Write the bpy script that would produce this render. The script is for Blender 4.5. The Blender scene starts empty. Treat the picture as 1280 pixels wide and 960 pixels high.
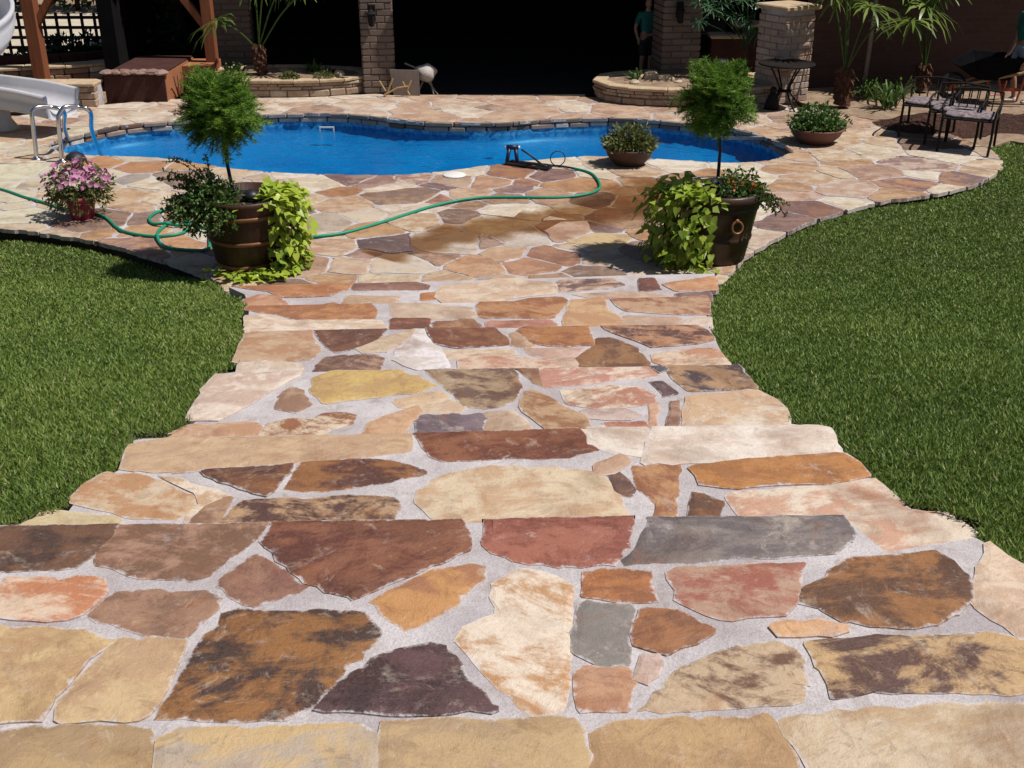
import bpy, bmesh, math, random
import numpy as np
from mathutils import Vector, Matrix, geometry
random.seed(7); rng = np.random.default_rng(7)
R = math.radians
scene = bpy.context.scene
C = scene.collection

# ---------------------------------------------------------------- camera, sky, sun, exposure
W, H, F, PITCH, CAMZ = 1280.0, 960.0, 1400.0, R(25.0), 2.66
cam_d = bpy.data.cameras.new('camera'); cam = bpy.data.objects.new('camera', cam_d); C.objects.link(cam)
cam.location = (0, 0, CAMZ); cam.rotation_euler = (R(90) - PITCH, 0, 0)
cam_d.sensor_width = 36; cam_d.lens = 36 * F / W; cam_d.clip_end = 500; cam_d.clip_start = .05
scene.camera = cam
SUN = Vector((.49, -.08, .87)).normalized()
world = bpy.data.worlds.new('World'); scene.world = world; world.use_nodes = True
wn = world.node_tree.nodes; wl = world.node_tree.links
sky = wn.new('ShaderNodeTexSky'); sky.sky_type = 'NISHITA'; sky.sun_disc = False
sky.sun_elevation = math.asin(SUN.z); sky.sun_rotation = math.atan2(SUN.x, SUN.y)
wl.new(sky.outputs[0], wn['Background'].inputs[0]); wn['Background'].inputs[1].default_value = .05
sd = bpy.data.lights.new('sun', 'SUN'); sd.energy = 5.0; sd.angle = R(.53); sd.color = (1, .965, .925)
so = bpy.data.objects.new('sun', sd); C.objects.link(so); so.rotation_euler = SUN.to_track_quat('Z', 'Y').to_euler(); so.location = (6, 0, 12)
scene.view_settings.view_transform = 'Standard'; scene.view_settings.look = 'None'
scene.view_settings.exposure = 0.10; scene.view_settings.gamma = 1; scene.view_settings.use_curve_mapping = False

# ---------------------------------------------------------------- geometry helpers
ct, st = math.cos(PITCH), math.sin(PITCH)
def ray(px, py):
    u, v = (px - W/2)/F, (py - H/2)/F
    return u, ct - v*st, -st - v*ct
def P(px, py, z=0.0):                      # photograph point standing on the level z
    u, y, d = ray(px, py); t = (z - CAMZ)/d
    return Vector((u*t, y*t, z))
def V(px, py, Y):                          # photograph point at the distance Y
    u, y, d = ray(px, py); t = Y/y
    return Vector((u*t, Y, CAMZ + d*t))
def lin(c, k=1.0):
    return tuple(k*(x/255/12.92 if x/255 <= .04045 else ((x/255+.055)/1.055)**2.4) for x in c)
def inv(o): return o.matrix_basis.inverted()
def link(o, parent=None):
    C.objects.link(o)
    if parent is not None:
        o.parent = parent
        o.matrix_parent_inverse = inv(parent)
    return o
def tag(o, label=None, cat=None, group=None, kind=None):
    if label: o['label'] = label
    if cat: o['category'] = cat
    if group: o['group'] = group
    if kind: o['kind'] = kind
    return o
def empty(name, loc, label, cat, group=None, parent=None):
    o = bpy.data.objects.new(name, None); o.location = loc; o.empty_display_size = .1
    link(o, parent); return tag(o, label, cat, group)
def mesh(name, vs, fs, mat, parent=None, smooth=False, loc=None):
    me = bpy.data.meshes.new(name); me.from_pydata([tuple(v) for v in vs], [], fs)
    if smooth: me.polygons.foreach_set('use_smooth', [True]*len(me.polygons))
    for m in (mat if isinstance(mat, (list, tuple)) else [mat]): me.materials.append(m)
    o = bpy.data.objects.new(name, me); me.update()
    return link(o, parent)
class MB:                                   # collects shapes for one mesh
    def __init__(s): s.v = []; s.f = []
    def add(s, vs, fs):
        b = len(s.v); s.v += [Vector(v) for v in vs]; s.f += [tuple(i+b for i in f) for f in fs]; return s
    def box(s, c, d, rz=0, rx=0, ry=0, bev=0.0):
        m = Matrix.Translation(c) @ Matrix.Rotation(rz,4,'Z') @ Matrix.Rotation(ry,4,'Y') @ Matrix.Rotation(rx,4,'X')
        x, y, z = d[0]/2, d[1]/2, d[2]/2
        if bev <= 0:
            vs = [(-x,-y,-z),(x,-y,-z),(x,y,-z),(-x,y,-z),(-x,-y,z),(x,-y,z),(x,y,z),(-x,y,z)]
            fs = [(3,2,1,0),(4,5,6,7),(0,1,5,4),(1,2,6,5),(2,3,7,6),(3,0,4,7)]
            return s.add([m @ Vector(v) for v in vs], fs)
        b = bev; rings = [(-z, b), (-z+b, 0), (z-b, 0), (z, b)]; vs = []
        for zz, i in rings:
            X, Y = x-i, y-i
            vs += [(-X,-Y+b,zz),(-X+b,-Y,zz),(X-b,-Y,zz),(X,-Y+b,zz),(X,Y-b,zz),(X-b,Y,zz),(-X+b,Y,zz),(-X,Y-b,zz)]
        fs = [tuple(range(7,-1,-1)), tuple(range(24,32))]
        for k in range(3):
            for i in range(8):
                j = (i+1) % 8; fs.append((k*8+i, k*8+j, k*8+8+j, k*8+8+i))
        return s.add([m @ Vector(v) for v in vs], fs)
    def tube(s, pts, r, n=8, cap=True):
        pts = [Vector(p) for p in pts]; k = len(pts)
        rs = r if isinstance(r, (list, tuple)) else [r]*k
        t0 = (pts[1]-pts[0]).normalized(); u = t0.orthogonal().normalized(); vs = []
        for i, p in enumerate(pts):
            t = (pts[min(i+1,k-1)] - pts[max(i-1,0)]).normalized()
            u = (u - t*u.dot(t)).normalized(); w = t.cross(u)
            for j in range(n):
                a = 2*math.pi*j/n; vs.append(p + (u*math.cos(a) + w*math.sin(a))*rs[i])
        fs = [(i*n+j, i*n+(j+1)%n, (i+1)*n+(j+1)%n, (i+1)*n+j) for i in range(k-1) for j in range(n)]
        if cap: fs += [tuple(range(n-1,-1,-1)), tuple(range((k-1)*n, k*n))]
        return s.add(vs, fs)
    def lathe(s, prof, c, n=32, wob=0.0):
        c = Vector(c); vs = []
        for (r, z) in prof:
            for j in range(n):
                a = 2*math.pi*j/n; q = r*(1 + wob*math.sin(3*a+z*9))
                vs.append(c + Vector((q*math.cos(a), q*math.sin(a), z)))
        fs = [(i*n+j, i*n+(j+1)%n, (i+1)*n+(j+1)%n, (i+1)*n+j) for i in range(len(prof)-1) for j in range(n)]
        if prof[0][0] > 1e-4: fs.append(tuple(range(n-1,-1,-1)))
        if prof[-1][0] > 1e-4: fs.append(tuple(range((len(prof)-1)*n, len(prof)*n)))
        return s.add(vs, fs)
    def build(s, name, mat, parent=None, smooth=False): return mesh(name, s.v, s.f, mat, parent, smooth)
def smoothline(pts, n=6, closed=False):     # Catmull-Rom
    pts = [Vector(p) for p in pts]; out = []; k = len(pts)
    for i in range(k if closed else k-1):
        g = (lambda j: pts[j % k]) if closed else (lambda j: pts[max(0, min(k-1, j))])
        a, b, c, d = g(i-1), g(i), g(i+1), g(i+2)
        for q in range(n):
            t = q/n
            out.append(.5*((2*b) + (c-a)*t + (2*a-5*b+4*c-d)*t*t + (3*b-3*c+d-a)*t**3))
    if not closed: out.append(pts[-1])
    return out
def npmesh(name, Vv, Ff, mat, parent=None, attrs=None, smooth=False):    # numpy: Ff (n,3) or (n,4)
    me = bpy.data.meshes.new(name); nf, k = Ff.shape
    me.vertices.add(len(Vv)); me.vertices.foreach_set('co', Vv.astype(np.float32).ravel())
    me.loops.add(nf*k); me.loops.foreach_set('vertex_index', Ff.astype(np.int32).ravel())
    me.polygons.add(nf); me.polygons.foreach_set('loop_start', np.arange(0, nf*k, k, dtype=np.int32))
    me.polygons.foreach_set('loop_total', np.full(nf, k, dtype=np.int32))
    if smooth: me.polygons.foreach_set('use_smooth', np.ones(nf, dtype=bool))
    me.update(calc_edges=True)
    for n_, a in (attrs or {}).items():
        at = me.attributes.new(n_, 'FLOAT', 'POINT'); at.data.foreach_set('value', a.astype(np.float32))
    me.materials.append(mat); o = bpy.data.objects.new(name, me)
    return link(o, parent)
def inpoly(pts, poly):
    x, y = pts[:,0], pts[:,1]; r = np.zeros(len(pts), bool); n = len(poly); j = n-1
    for i in range(n):
        xi, yi = poly[i][0], poly[i][1]; xj, yj = poly[j][0], poly[j][1]
        if yi != yj:
            c = ((yi > y) != (yj > y)) & (x < (xj-xi)*(y-yi)/(yj-yi) + xi); r ^= c
        j = i
    return r
def area(p): return .5*sum(p[i][0]*p[(i+1)%len(p)][1] - p[(i+1)%len(p)][0]*p[i][1] for i in range(len(p)))
def halfclip(poly, a, n):                   # keep the side where (p-a).n <= 0
    out = []
    for i in range(len(poly)):
        p, q = poly[i], poly[(i+1) % len(poly)]
        dp = (p[0]-a[0])*n[0] + (p[1]-a[1])*n[1]; dq = (q[0]-a[0])*n[0] + (q[1]-a[1])*n[1]
        if dp <= 0: out.append(p)
        if dp*dq < 0:
            t = dp/(dp-dq); out.append((p[0]+(q[0]-p[0])*t, p[1]+(q[1]-p[1])*t))
    return out

# ---------------------------------------------------------------- materials
class NT:
    def __init__(s, name):
        s.m = bpy.data.materials.new(name); s.m.use_nodes = True; s.t = s.m.node_tree; s.b = s.t.nodes['Principled BSDF']
        s.b.inputs['Specular IOR Level'].default_value = .35
    def n(s, typ, **kw):
        o = s.t.nodes.new(typ)
        for k, v in kw.items(): setattr(o, k, v)
        return o
    def l(s, a, b): s.t.links.new(a, b)
    def noise(s, vec, scale, detail=4, rough=.55, dist=0, w=None):
        o = s.n('ShaderNodeTexNoise'); o.inputs['Scale'].default_value = scale; o.inputs['Detail'].default_value = detail
        o.inputs['Roughness'].default_value = rough; o.inputs['Distortion'].default_value = dist
        if w is not None: o.noise_dimensions = '4D'; s.l(w, o.inputs['W'])
        if vec is not None: s.l(vec, o.inputs['Vector'])
        return o.outputs['Fac']
    def rng(s, val, a, b, c=0., d=1.):
        o = s.n('ShaderNodeMapRange'); s.l(val, o.inputs[0])
        for i, x in zip((1,2,3,4), (a,b,c,d)): o.inputs[i].default_value = x
        return o.outputs[0]
    def mix(s, fac, a, b, blend='MIX'):
        o = s.n('ShaderNodeMix', data_type='RGBA', blend_type=blend)
        for sock, x in ((o.inputs['Factor'], fac), (o.inputs[6], a), (o.inputs[7], b)):
            if hasattr(x, 'is_linked'): s.l(x, sock)
            elif isinstance(x, (int, float)): sock.default_value = x
            else: sock.default_value = tuple(x)[:3] + (1,)
        return o.outputs[2]
    def math(s, op, a, b=None):
        o = s.n('ShaderNodeMath', operation=op)
        for i, x in enumerate((a, b)):
            if x is None: continue
            if hasattr(x, 'is_linked'): s.l(x, o.inputs[i])
            else: o.inputs[i].default_value = x
        return o.outputs[0]
    def coord(s, k='Object', scale=None):
        o = s.n('ShaderNodeTexCoord').outputs[k]
        if scale:
            m = s.n('ShaderNodeMapping'); m.inputs['Scale'].default_value = scale; s.l(o, m.inputs[0]); return m.outputs[0]
        return o
    def bump(s, h, strength=.4, dist=.01):
        o = s.n('ShaderNodeBump'); o.inputs['Strength'].default_value = strength; o.inputs['Distance'].default_value = dist
        s.l(h, o.inputs['Height']); s.l(o.outputs[0], s.b.inputs['Normal'])
    def set(s, **kw):
        for k, v in kw.items():
            k = k.replace('_', ' ')
            if hasattr(v, 'is_linked'): s.l(v, s.b.inputs[k])
            else: s.b.inputs[k].default_value = (tuple(v)+(1,) if isinstance(v, tuple) and len(v) == 3 else v)
        return s.m
def simple(name, c1, c2=None, scale=8, rough=.6, bump=.2, bd=.004, stretch=None, metal=0, fine=60):
    t = NT(name); co = t.coord('Object', stretch); c2 = c2 or tuple(x*.65 for x in c1)
    a = t.rng(t.noise(co, scale, 5, .6), .35, .65); f = t.noise(co, fine, 3, .6)
    col = t.mix(t.rng(f, .3, .7, 0, .35), t.mix(a, c1, c2), tuple(x*.6 for x in c1))
    t.set(Base_Color=col, Roughness=t.rng(a, 0, 1, rough, min(1, rough+.15)), Metallic=metal)
    if bump: t.bump(t.math('ADD', a, f), bump, bd)
    return t.m
MORT = lin((214,206,205), .80)
def flag_mat():
    t = NT('flagstone')
    oi = t.n('ShaderNodeObjectInfo'); rnd = t.math('MULTIPLY', oi.outputs['Random'], 60.)
    def at(n_, k='OBJECT'):
        a = t.n('ShaderNodeAttribute', attribute_type=k, attribute_name=n_); return a
    co = t.coord('Object'); vr = t.n('ShaderNodeVectorRotate', rotation_type='Z_AXIS'); t.l(co, vr.inputs['Vector'])
    t.l(at('streak').outputs['Fac'], vr.inputs['Angle'])
    mp = t.n('ShaderNodeMapping'); mp.inputs['Scale'].default_value = (2.6, 6.0, 2); t.l(vr.outputs[0], mp.inputs[0])
    s1 = t.noise(mp.outputs[0], 1.5, 8, .68, .7, rnd)
    pa = t.noise(vr.outputs[0], 4.2, 10, .74, .9, t.math('ADD', rnd, 87.))
    f1 = t.rng(t.math('ADD', t.math('MULTIPLY', s1, .5), t.math('MULTIPLY', pa, .5)), .465, .53)
    col = t.mix(f1, oi.outputs['Color'], at('second').outputs['Color'])
    b = t.noise(co, 3.2, 5, .6, .4, rnd)
    col = t.mix(t.rng(b, .52, .64, 0, .7), col, (.58,.5,.46), 'MULTIPLY')
    rust = t.noise(vr.outputs[0], 5.5, 6, .7, 1.2, t.math('ADD', rnd, 9.))
    col = t.mix(t.rng(rust, .56, .68, 0, .42), col, lin((150,88,40), .8))
    pale = t.noise(co, 4.5, 7, .75, .8, t.math('ADD', rnd, 23.))
    col = t.mix(t.rng(pale, .58, .70, 0, .5), col, lin((222,205,185), .75))
    fine = t.noise(co, 95, 4, .7, 0, rnd)
    col = t.mix(t.rng(fine, .3, .7, .0, .35), col, t.mix(.5, col, (.25,.18,.14)))
    e = at('edge', 'GEOMETRY').outputs['Fac']
    sm = t.noise(co, 26, 5, .75, .3, rnd)
    smear = t.rng(t.math('ADD', t.math('MULTIPLY', e, .44), sm), .84, 1.0, 0, .8)
    wide = t.rng(t.noise(co, 7, 8, .82, .5, t.math('ADD', rnd, 41.)), .58, .70, 0, .42)
    col = t.mix(t.math('MAXIMUM', smear, wide), col, MORT)
    fl = t.noise(co, 34, 6, .8, .6, t.math('ADD', rnd, 71.))
    col = t.mix(t.rng(fl, .60, .70, 0, .5), col, t.mix(.62, col, (.02,.012,.01)))
    cl = t.noise(vr.outputs[0], 9, 7, .8, 1.6, t.math('ADD', rnd, 55.))
    col = t.mix(t.rng(cl, .55, .62, 0, .6), col, t.mix(.55, oi.outputs['Color'], (.09,.045,.028)))
    col = t.mix(t.rng(cl, .42, .34, 0, .30), col, lin((232,214,192), .8))
    t.set(Base_Color=col, Roughness=t.rng(b, .3, .7, .42, .72))
    h = t.math('ADD', t.math('MULTIPLY', s1, 1.6), t.math('ADD', t.math('MULTIPLY', fine, .25), t.math('ADD', t.math('MULTIPLY', rust, .8), t.math('MULTIPLY', cl, 1.1))))
    t.bump(h, .7, .009)
    return t.m
def mortar_mat():
    t = NT('mortar'); co = t.coord('Object')
    a = t.noise(co, 3, 6, .6); g = t.noise(co, 140, 4, .75); m = t.noise(co, 22, 5, .7)
    col = t.mix(t.rng(a, .38, .62), MORT, lin((186,175,176), .78))
    col = t.mix(t.rng(t.noise(co, 9, 6, .75, .6), .52, .68, 0, .55), col, lin((158,140,126), .75))
    col = t.mix(t.rng(g, .42, .66, 0, .4), col, lin((140,128,122), .7))
    t.set(Base_Color=col, Roughness=.92); t.bump(t.math('ADD', t.math('MULTIPLY', g, .5), m), .8, .008)
    return t.m
def leaf_mat(name, a, b, rough=.5, trans=.25, c=None):
    t = NT(name); at = t.n('ShaderNodeAttribute', attribute_type='GEOMETRY', attribute_name='tint').outputs['Fac']
    col = t.mix(t.rng(at, 0, 1), a, b)
    if c: col = t.mix(t.rng(at, .86, .93), col, c)
    tr = t.n('ShaderNodeBsdfTranslucent'); t.l(col, tr.inputs[0]); mx = t.n('ShaderNodeMixShader'); mx.inputs[0].default_value = trans
    t.set(Base_Color=col, Roughness=rough)
    out = t.t.nodes['Material Output']; t.l(t.b.outputs[0], mx.inputs[1]); t.l(tr.outputs[0], mx.inputs[2]); t.l(mx.outputs[0], out.inputs[0])
    return t.m
def vine_mat():
    t = NT('vine_leaf'); oi = t.n('ShaderNodeObjectInfo')
    col = t.mix(oi.outputs['Random'], (.30,.42,.035), (.52,.58,.08))
    at = t.n('ShaderNodeAttribute', attribute_type='OBJECT', attribute_name='yellow').outputs['Fac']
    col = t.mix(at, (.10,.19,.02), col)
    co = t.coord('Object'); col = t.mix(t.rng(t.noise(co, 40, 3), .4, .7, 0, .3), col, (.2,.3,.03))
    tr = t.n('ShaderNodeBsdfTranslucent'); t.l(col, tr.inputs[0]); mx = t.n('ShaderNodeMixShader'); mx.inputs[0].default_value = .35
    t.set(Base_Color=col, Roughness=.42); out = t.t.nodes['Material Output']
    t.l(t.b.outputs[0], mx.inputs[1]); t.l(tr.outputs[0], mx.inputs[2]); t.l(mx.outputs[0], out.inputs[0])
    return t.m
def block_mat(name, base, var):
    t = NT(name); oi = t.n('ShaderNodeObjectInfo'); co = t.coord('Object')
    r = t.n('ShaderNodeValToRGB'); t.l(oi.outputs['Random'], r.inputs[0])
    el = r.color_ramp.elements; el[0].color = tuple(base[0])+(1,); el[1].color = tuple(base[-1])+(1,)
    for i, c in enumerate(base[1:-1]): e = el.new((i+1)/(len(base)-1)); e.color = tuple(c)+(1,)
    n_ = t.noise(co, 14, 6, .7, .4, t.math('MULTIPLY', oi.outputs['Random'], 40.))
    col = t.mix(t.rng(n_, .4, .66, 0, var), r.outputs[0], (.12,.075,.05))
    t.set(Base_Color=col, Roughness=.85); t.bump(n_, .5, .008); return t.m
def water_mat():
    t = NT('pool_water'); co = t.coord('Object')
    n1 = t.noise(co, 5.5, 3, .5, .6); n2 = t.noise(co, 17, 2, .5, .3)
    bp = t.n('ShaderNodeBump'); bp.inputs['Strength'].default_value = .5; bp.inputs['Distance'].default_value = .04
    t.l(t.math('ADD', n1, t.math('MULTIPLY', n2, .35)), bp.inputs['Height'])
    fr = t.n('ShaderNodeFresnel'); fr.inputs[0].default_value = 1.33; t.l(bp.outputs[0], fr.inputs['Normal'])
    gl = t.n('ShaderNodeBsdfGlossy'); gl.inputs['Roughness'].default_value = .03; t.l(bp.outputs[0], gl.inputs['Normal'])
    tp = t.n('ShaderNodeBsdfTransparent'); tp.inputs[0].default_value = (.5,.84,.96,1)
    mx = t.n('ShaderNodeMixShader'); t.l(fr.outputs[0], mx.inputs[0]); t.l(tp.outputs[0], mx.inputs[1]); t.l(gl.outputs[0], mx.inputs[2])
    t.l(mx.outputs[0], t.t.nodes['Material Output'].inputs[0]); return t.m
def liner_mat():
    t = NT('pool_liner'); co = t.coord('Object')
    v = t.noise(co, 16, 3, .6, .8); k = t.noise(co, 1.2, 3, .5)
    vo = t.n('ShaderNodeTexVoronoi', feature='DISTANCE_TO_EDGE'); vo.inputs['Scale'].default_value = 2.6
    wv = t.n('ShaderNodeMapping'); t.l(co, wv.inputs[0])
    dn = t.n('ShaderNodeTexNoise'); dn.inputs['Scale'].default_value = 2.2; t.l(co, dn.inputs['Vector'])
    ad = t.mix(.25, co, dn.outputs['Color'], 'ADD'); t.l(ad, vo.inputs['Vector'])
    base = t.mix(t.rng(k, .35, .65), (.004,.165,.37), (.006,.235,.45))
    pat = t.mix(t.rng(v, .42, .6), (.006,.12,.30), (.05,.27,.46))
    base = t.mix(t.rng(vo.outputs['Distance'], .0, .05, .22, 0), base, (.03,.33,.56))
    z = t.n('ShaderNodeSeparateXYZ'); t.l(co, z.inputs[0])
    t.set(Base_Color=t.mix(t.rng(z.outputs[2], -.215, -.195), base, pat), Roughness=.4); return t.m
def wet_mat():
    t = NT('damp_film'); co = t.coord('Object')
    e = t.n('ShaderNodeAttribute', attribute_type='GEOMETRY', attribute_name='edge').outputs['Fac']
    n_ = t.noise(co, 3.2, 6, .75, .9); f = t.rng(t.math('SUBTRACT', t.math('ADD', n_, .30), e), .0, .55)
    tp = t.n('ShaderNodeBsdfTransparent'); t.l(t.mix(f, (1,1,1), (.74,.58,.42)), tp.inputs[0])
    gl = t.n('ShaderNodeBsdfGlossy'); gl.inputs['Roughness'].default_value = .28; gl.inputs[0].default_value = (.6,.6,.6,1)
    fr = t.n('ShaderNodeFresnel'); fr.inputs[0].default_value = 1.25
    mx = t.n('ShaderNodeMixShader'); t.l(t.math('MULTIPLY', t.math('MULTIPLY', f, .3), fr.outputs[0]), mx.inputs[0]); t.l(tp.outputs[0], mx.inputs[1]); t.l(gl.outputs[0], mx.inputs[2])
    t.l(mx.outputs[0], t.t.nodes['Material Output'].inputs[0]); return t.m
def brickwall_mat():
    t = NT('house_brick'); co = t.coord('Generated'); b = t.n('ShaderNodeTexBrick')
    mp = t.n('ShaderNodeMapping'); mp.inputs['Rotation'].default_value = (R(90),0,0); t.l(t.coord('Object'), mp.inputs[0]); t.l(mp.outputs[0], b.inputs[0])
    b.inputs['Scale'].default_value = 1; b.inputs['Brick Width'].default_value = .22; b.inputs['Row Height'].default_value = .075; b.inputs['Mortar Size'].default_value = .006
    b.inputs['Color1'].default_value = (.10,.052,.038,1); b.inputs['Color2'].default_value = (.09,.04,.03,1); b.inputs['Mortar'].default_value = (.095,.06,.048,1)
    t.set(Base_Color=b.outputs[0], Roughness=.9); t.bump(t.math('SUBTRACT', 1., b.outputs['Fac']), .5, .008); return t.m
M = dict(
    flag=flag_mat(), mortar=mortar_mat(), water=water_mat(), liner=liner_mat(), wet=wet_mat(), housebrick=brickwall_mat(), vine=vine_mat(), vinebulk=leaf_mat('vine_bulk_leaf', (.10,.19,.02), (.40,.48,.055), .45, .35),
    soil=simple('soil_and_edge_shade', (.045,.028,.018), (.025,.016,.011), 10, .95, .6, .02),
    turf=simple('turf_soil', (.06,.085,.018), (.06,.06,.022), 14, .95, .6, .02),
    dirt=simple('sandy_dirt', (.36,.26,.17), (.22,.14,.09), 6, .95, .7, .02, fine=90),
    mulch=simple('bark_mulch', (.085,.034,.02), (.045,.02,.013), 18, .95, .9, .03, fine=50),
    gravel=simple('pale_gravel', (.55,.48,.37), (.45,.38,.28), 3, .95, .6, .02, fine=40),
    grass=leaf_mat('grass_blade', (.072,.132,.018), (.24,.315,.06), .6, .25, (.40,.36,.17)),
    fern=leaf_mat('fern_needle', (.04,.11,.008), (.21,.35,.035), .55, .3),
    shrub=leaf_mat('shrub_leaf', (.032,.078,.015), (.13,.215,.045), .45, .22),
    shrub2=leaf_mat('dry_shrub_leaf', (.06,.08,.02), (.19,.2,.06), .55, .25, (.16,.06,.03)),
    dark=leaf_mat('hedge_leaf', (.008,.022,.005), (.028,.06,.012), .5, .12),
    petal=leaf_mat('petunia_petal', (.50,.13,.32), (.66,.34,.48), .6, .3),
    orange=leaf_mat('lantana_petal', (.5,.08,.02), (.6,.2,.04), .6, .2),
    palm=leaf_mat('palm_leaf', (.055,.10,.018), (.19,.25,.05), .4, .25),
    fatsia=leaf_mat('glossy_leaf', (.03,.09,.035), (.10,.18,.09), .25, .15),
    agave=leaf_mat('strap_leaf', (.03,.075,.015), (.10,.16,.03), .4, .15),
    bark=simple('bark', (.12,.06,.035), (.06,.03,.02), 14, .9, .8, .02, (1,1,.3)),
    palmbark=simple('palm_bark', (.16,.075,.04), (.08,.03,.02), 16, .9, .9, .02),
    redwood=simple('stained_cedar', (.26,.085,.035), (.17,.055,.022), 6, .6, .3, .004, (4,4,.4)),
    fence=simple('fence_paint', (.05,.018,.012), (.035,.013,.01), 8, .7, .2),
    barrel=simple('barrel_wood', (.060,.024,.012), (.028,.011,.006), 5, .38, .35, .004, (6,6,.6)),
    hoop=simple('barrel_hoop', (.26,.12,.05), (.15,.065,.03), 9, .42, .2, .002, metal=.35),
    bronze=simple('bronze_glaze', (.068,.034,.018), (.034,.018,.012), 5, .32, .25, .004),
    bowl=simple('brown_glaze', (.085,.04,.026), (.05,.024,.018), 6, .5, .25, .004),
    terra=simple('clay_bowl', (.16,.065,.045), (.10,.045,.034), 6, .6, .25, .004),
    magenta=simple('magenta_pot', (.36,.02,.07), (.28,.015,.06), 6, .45, .1),
    hose=simple('green_rubber', (.012,.26,.15), (.01,.21,.12), 12, .38, .1, .002),
    black=simple('black_plastic', (.012,.012,.016), (.02,.02,.025), 10, .4, .1, .002),
    iron=simple('black_iron', (.012,.010,.009), (.022,.016,.013), 20, .6, .3, .002),
    tray=simple('black_tray', (.006,.006,.007), (.01,.01,.011), 10, .95, .2, .003),
    navy=simple('navy_plastic', (.01,.015,.05), (.012,.02,.06), 8, .35, .1),
    white=simple('white_plastic', (.72,.7,.67), (.66,.64,.6), 5, .45, .08, .002),
    slide=simple('grey_fibreglass', (.52,.51,.53), (.46,.45,.47), 4, .32, .08, .003),
    chrome=simple('stainless_steel', (.62,.62,.63), (.55,.55,.56), 4, .12, 0, metal=1),
    porch=simple('shade_black', (.007,.006,.006), (.004,.004,.004), 4, .9, .2),  # near-black colour puts the porch shade into walls and roof
    shadefloor=simple('shade_black_floor', (.02,.016,.015), (.013,.011,.01), 4, .8, .3),  # porch floor near black as well, shade put into its colour
    cap=simple('cap_stone', (.52,.40,.26), (.40,.28,.17), 9, .85, .5, .008),
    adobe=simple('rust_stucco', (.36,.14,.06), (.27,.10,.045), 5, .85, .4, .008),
    darkface=simple('dark_brown_face', (.07,.03,.024), (.05,.022,.018), 6, .9, .4, .008),
    cushion=simple('floral_cushion', (.30,.25,.25), (.05,.025,.035), 22, .9, .3, .004),
    canvas=simple('taupe_canvas', (.20,.15,.125), (.16,.12,.10), 8, .9, .2, .003),
    towel=simple('pale_cloth', (.52,.48,.43), (.4,.36,.32), 9, .95, .5, .01),
    pine=simple('raw_wood', (.42,.27,.13), (.3,.18,.08), 8, .6, .2, .002, (5,5,1)),
    stake=simple('pale_stake', (.36,.30,.25), (.25,.2,.17), 10, .8, .2),
    skin=simple('skin', (.42,.23,.15), (.36,.18,.12), 8, .5, .1, .002),
    teal=simple('teal_cotton', (.02,.16,.13), (.014,.11,.09), 9, .9, .3, .004),
    paleblue=simple('pale_grey_cotton', (.42,.43,.5), (.34,.35,.42), 9, .9, .3, .004),
    darkcloth=simple('dark_cotton', (.03,.026,.03), (.02,.018,.02), 9, .9, .3, .004),
    hair=simple('brown_hair', (.045,.025,.014), (.03,.016,.01), 30, .6, .5, .004, (8,8,1)),
    shoe=simple('white_shoe', (.6,.57,.52), (.45,.42,.38), 10, .7, .2),
    orangepaint=simple('orange_enamel', (.42,.07,.025), (.3,.05,.02), 8, .45, .1),
    amber=simple('dark_glass', (.05,.05,.07), (.03,.03,.05), 8, .2, 0),
    block=block_mat('wall_stone', [(.30,.2,.13),(.46,.36,.25),(.22,.12,.08),(.52,.43,.32),(.34,.24,.17),(.42,.3,.2)], .55),
    coping=block_mat('coping_stone', [(.10,.055,.04),(.42,.36,.31),(.16,.075,.045),(.55,.5,.45),(.13,.10,.085),(.35,.25,.18),(.07,.045,.04)], .4),
    capdark=block_mat('ragged_cap', [(.22,.12,.095),(.30,.2,.17),(.16,.085,.065),(.26,.17,.14)], .4),
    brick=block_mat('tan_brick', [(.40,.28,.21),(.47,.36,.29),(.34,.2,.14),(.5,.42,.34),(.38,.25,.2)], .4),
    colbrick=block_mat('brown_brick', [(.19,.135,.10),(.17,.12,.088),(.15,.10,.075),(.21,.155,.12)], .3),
)

M['tray'].node_tree.nodes['Principled BSDF'].inputs['Specular IOR Level'].default_value = .03
for k_ in ('iron','porch','darkface'): M[k_].node_tree.nodes['Principled BSDF'].inputs['Specular IOR Level'].default_value = .12
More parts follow.
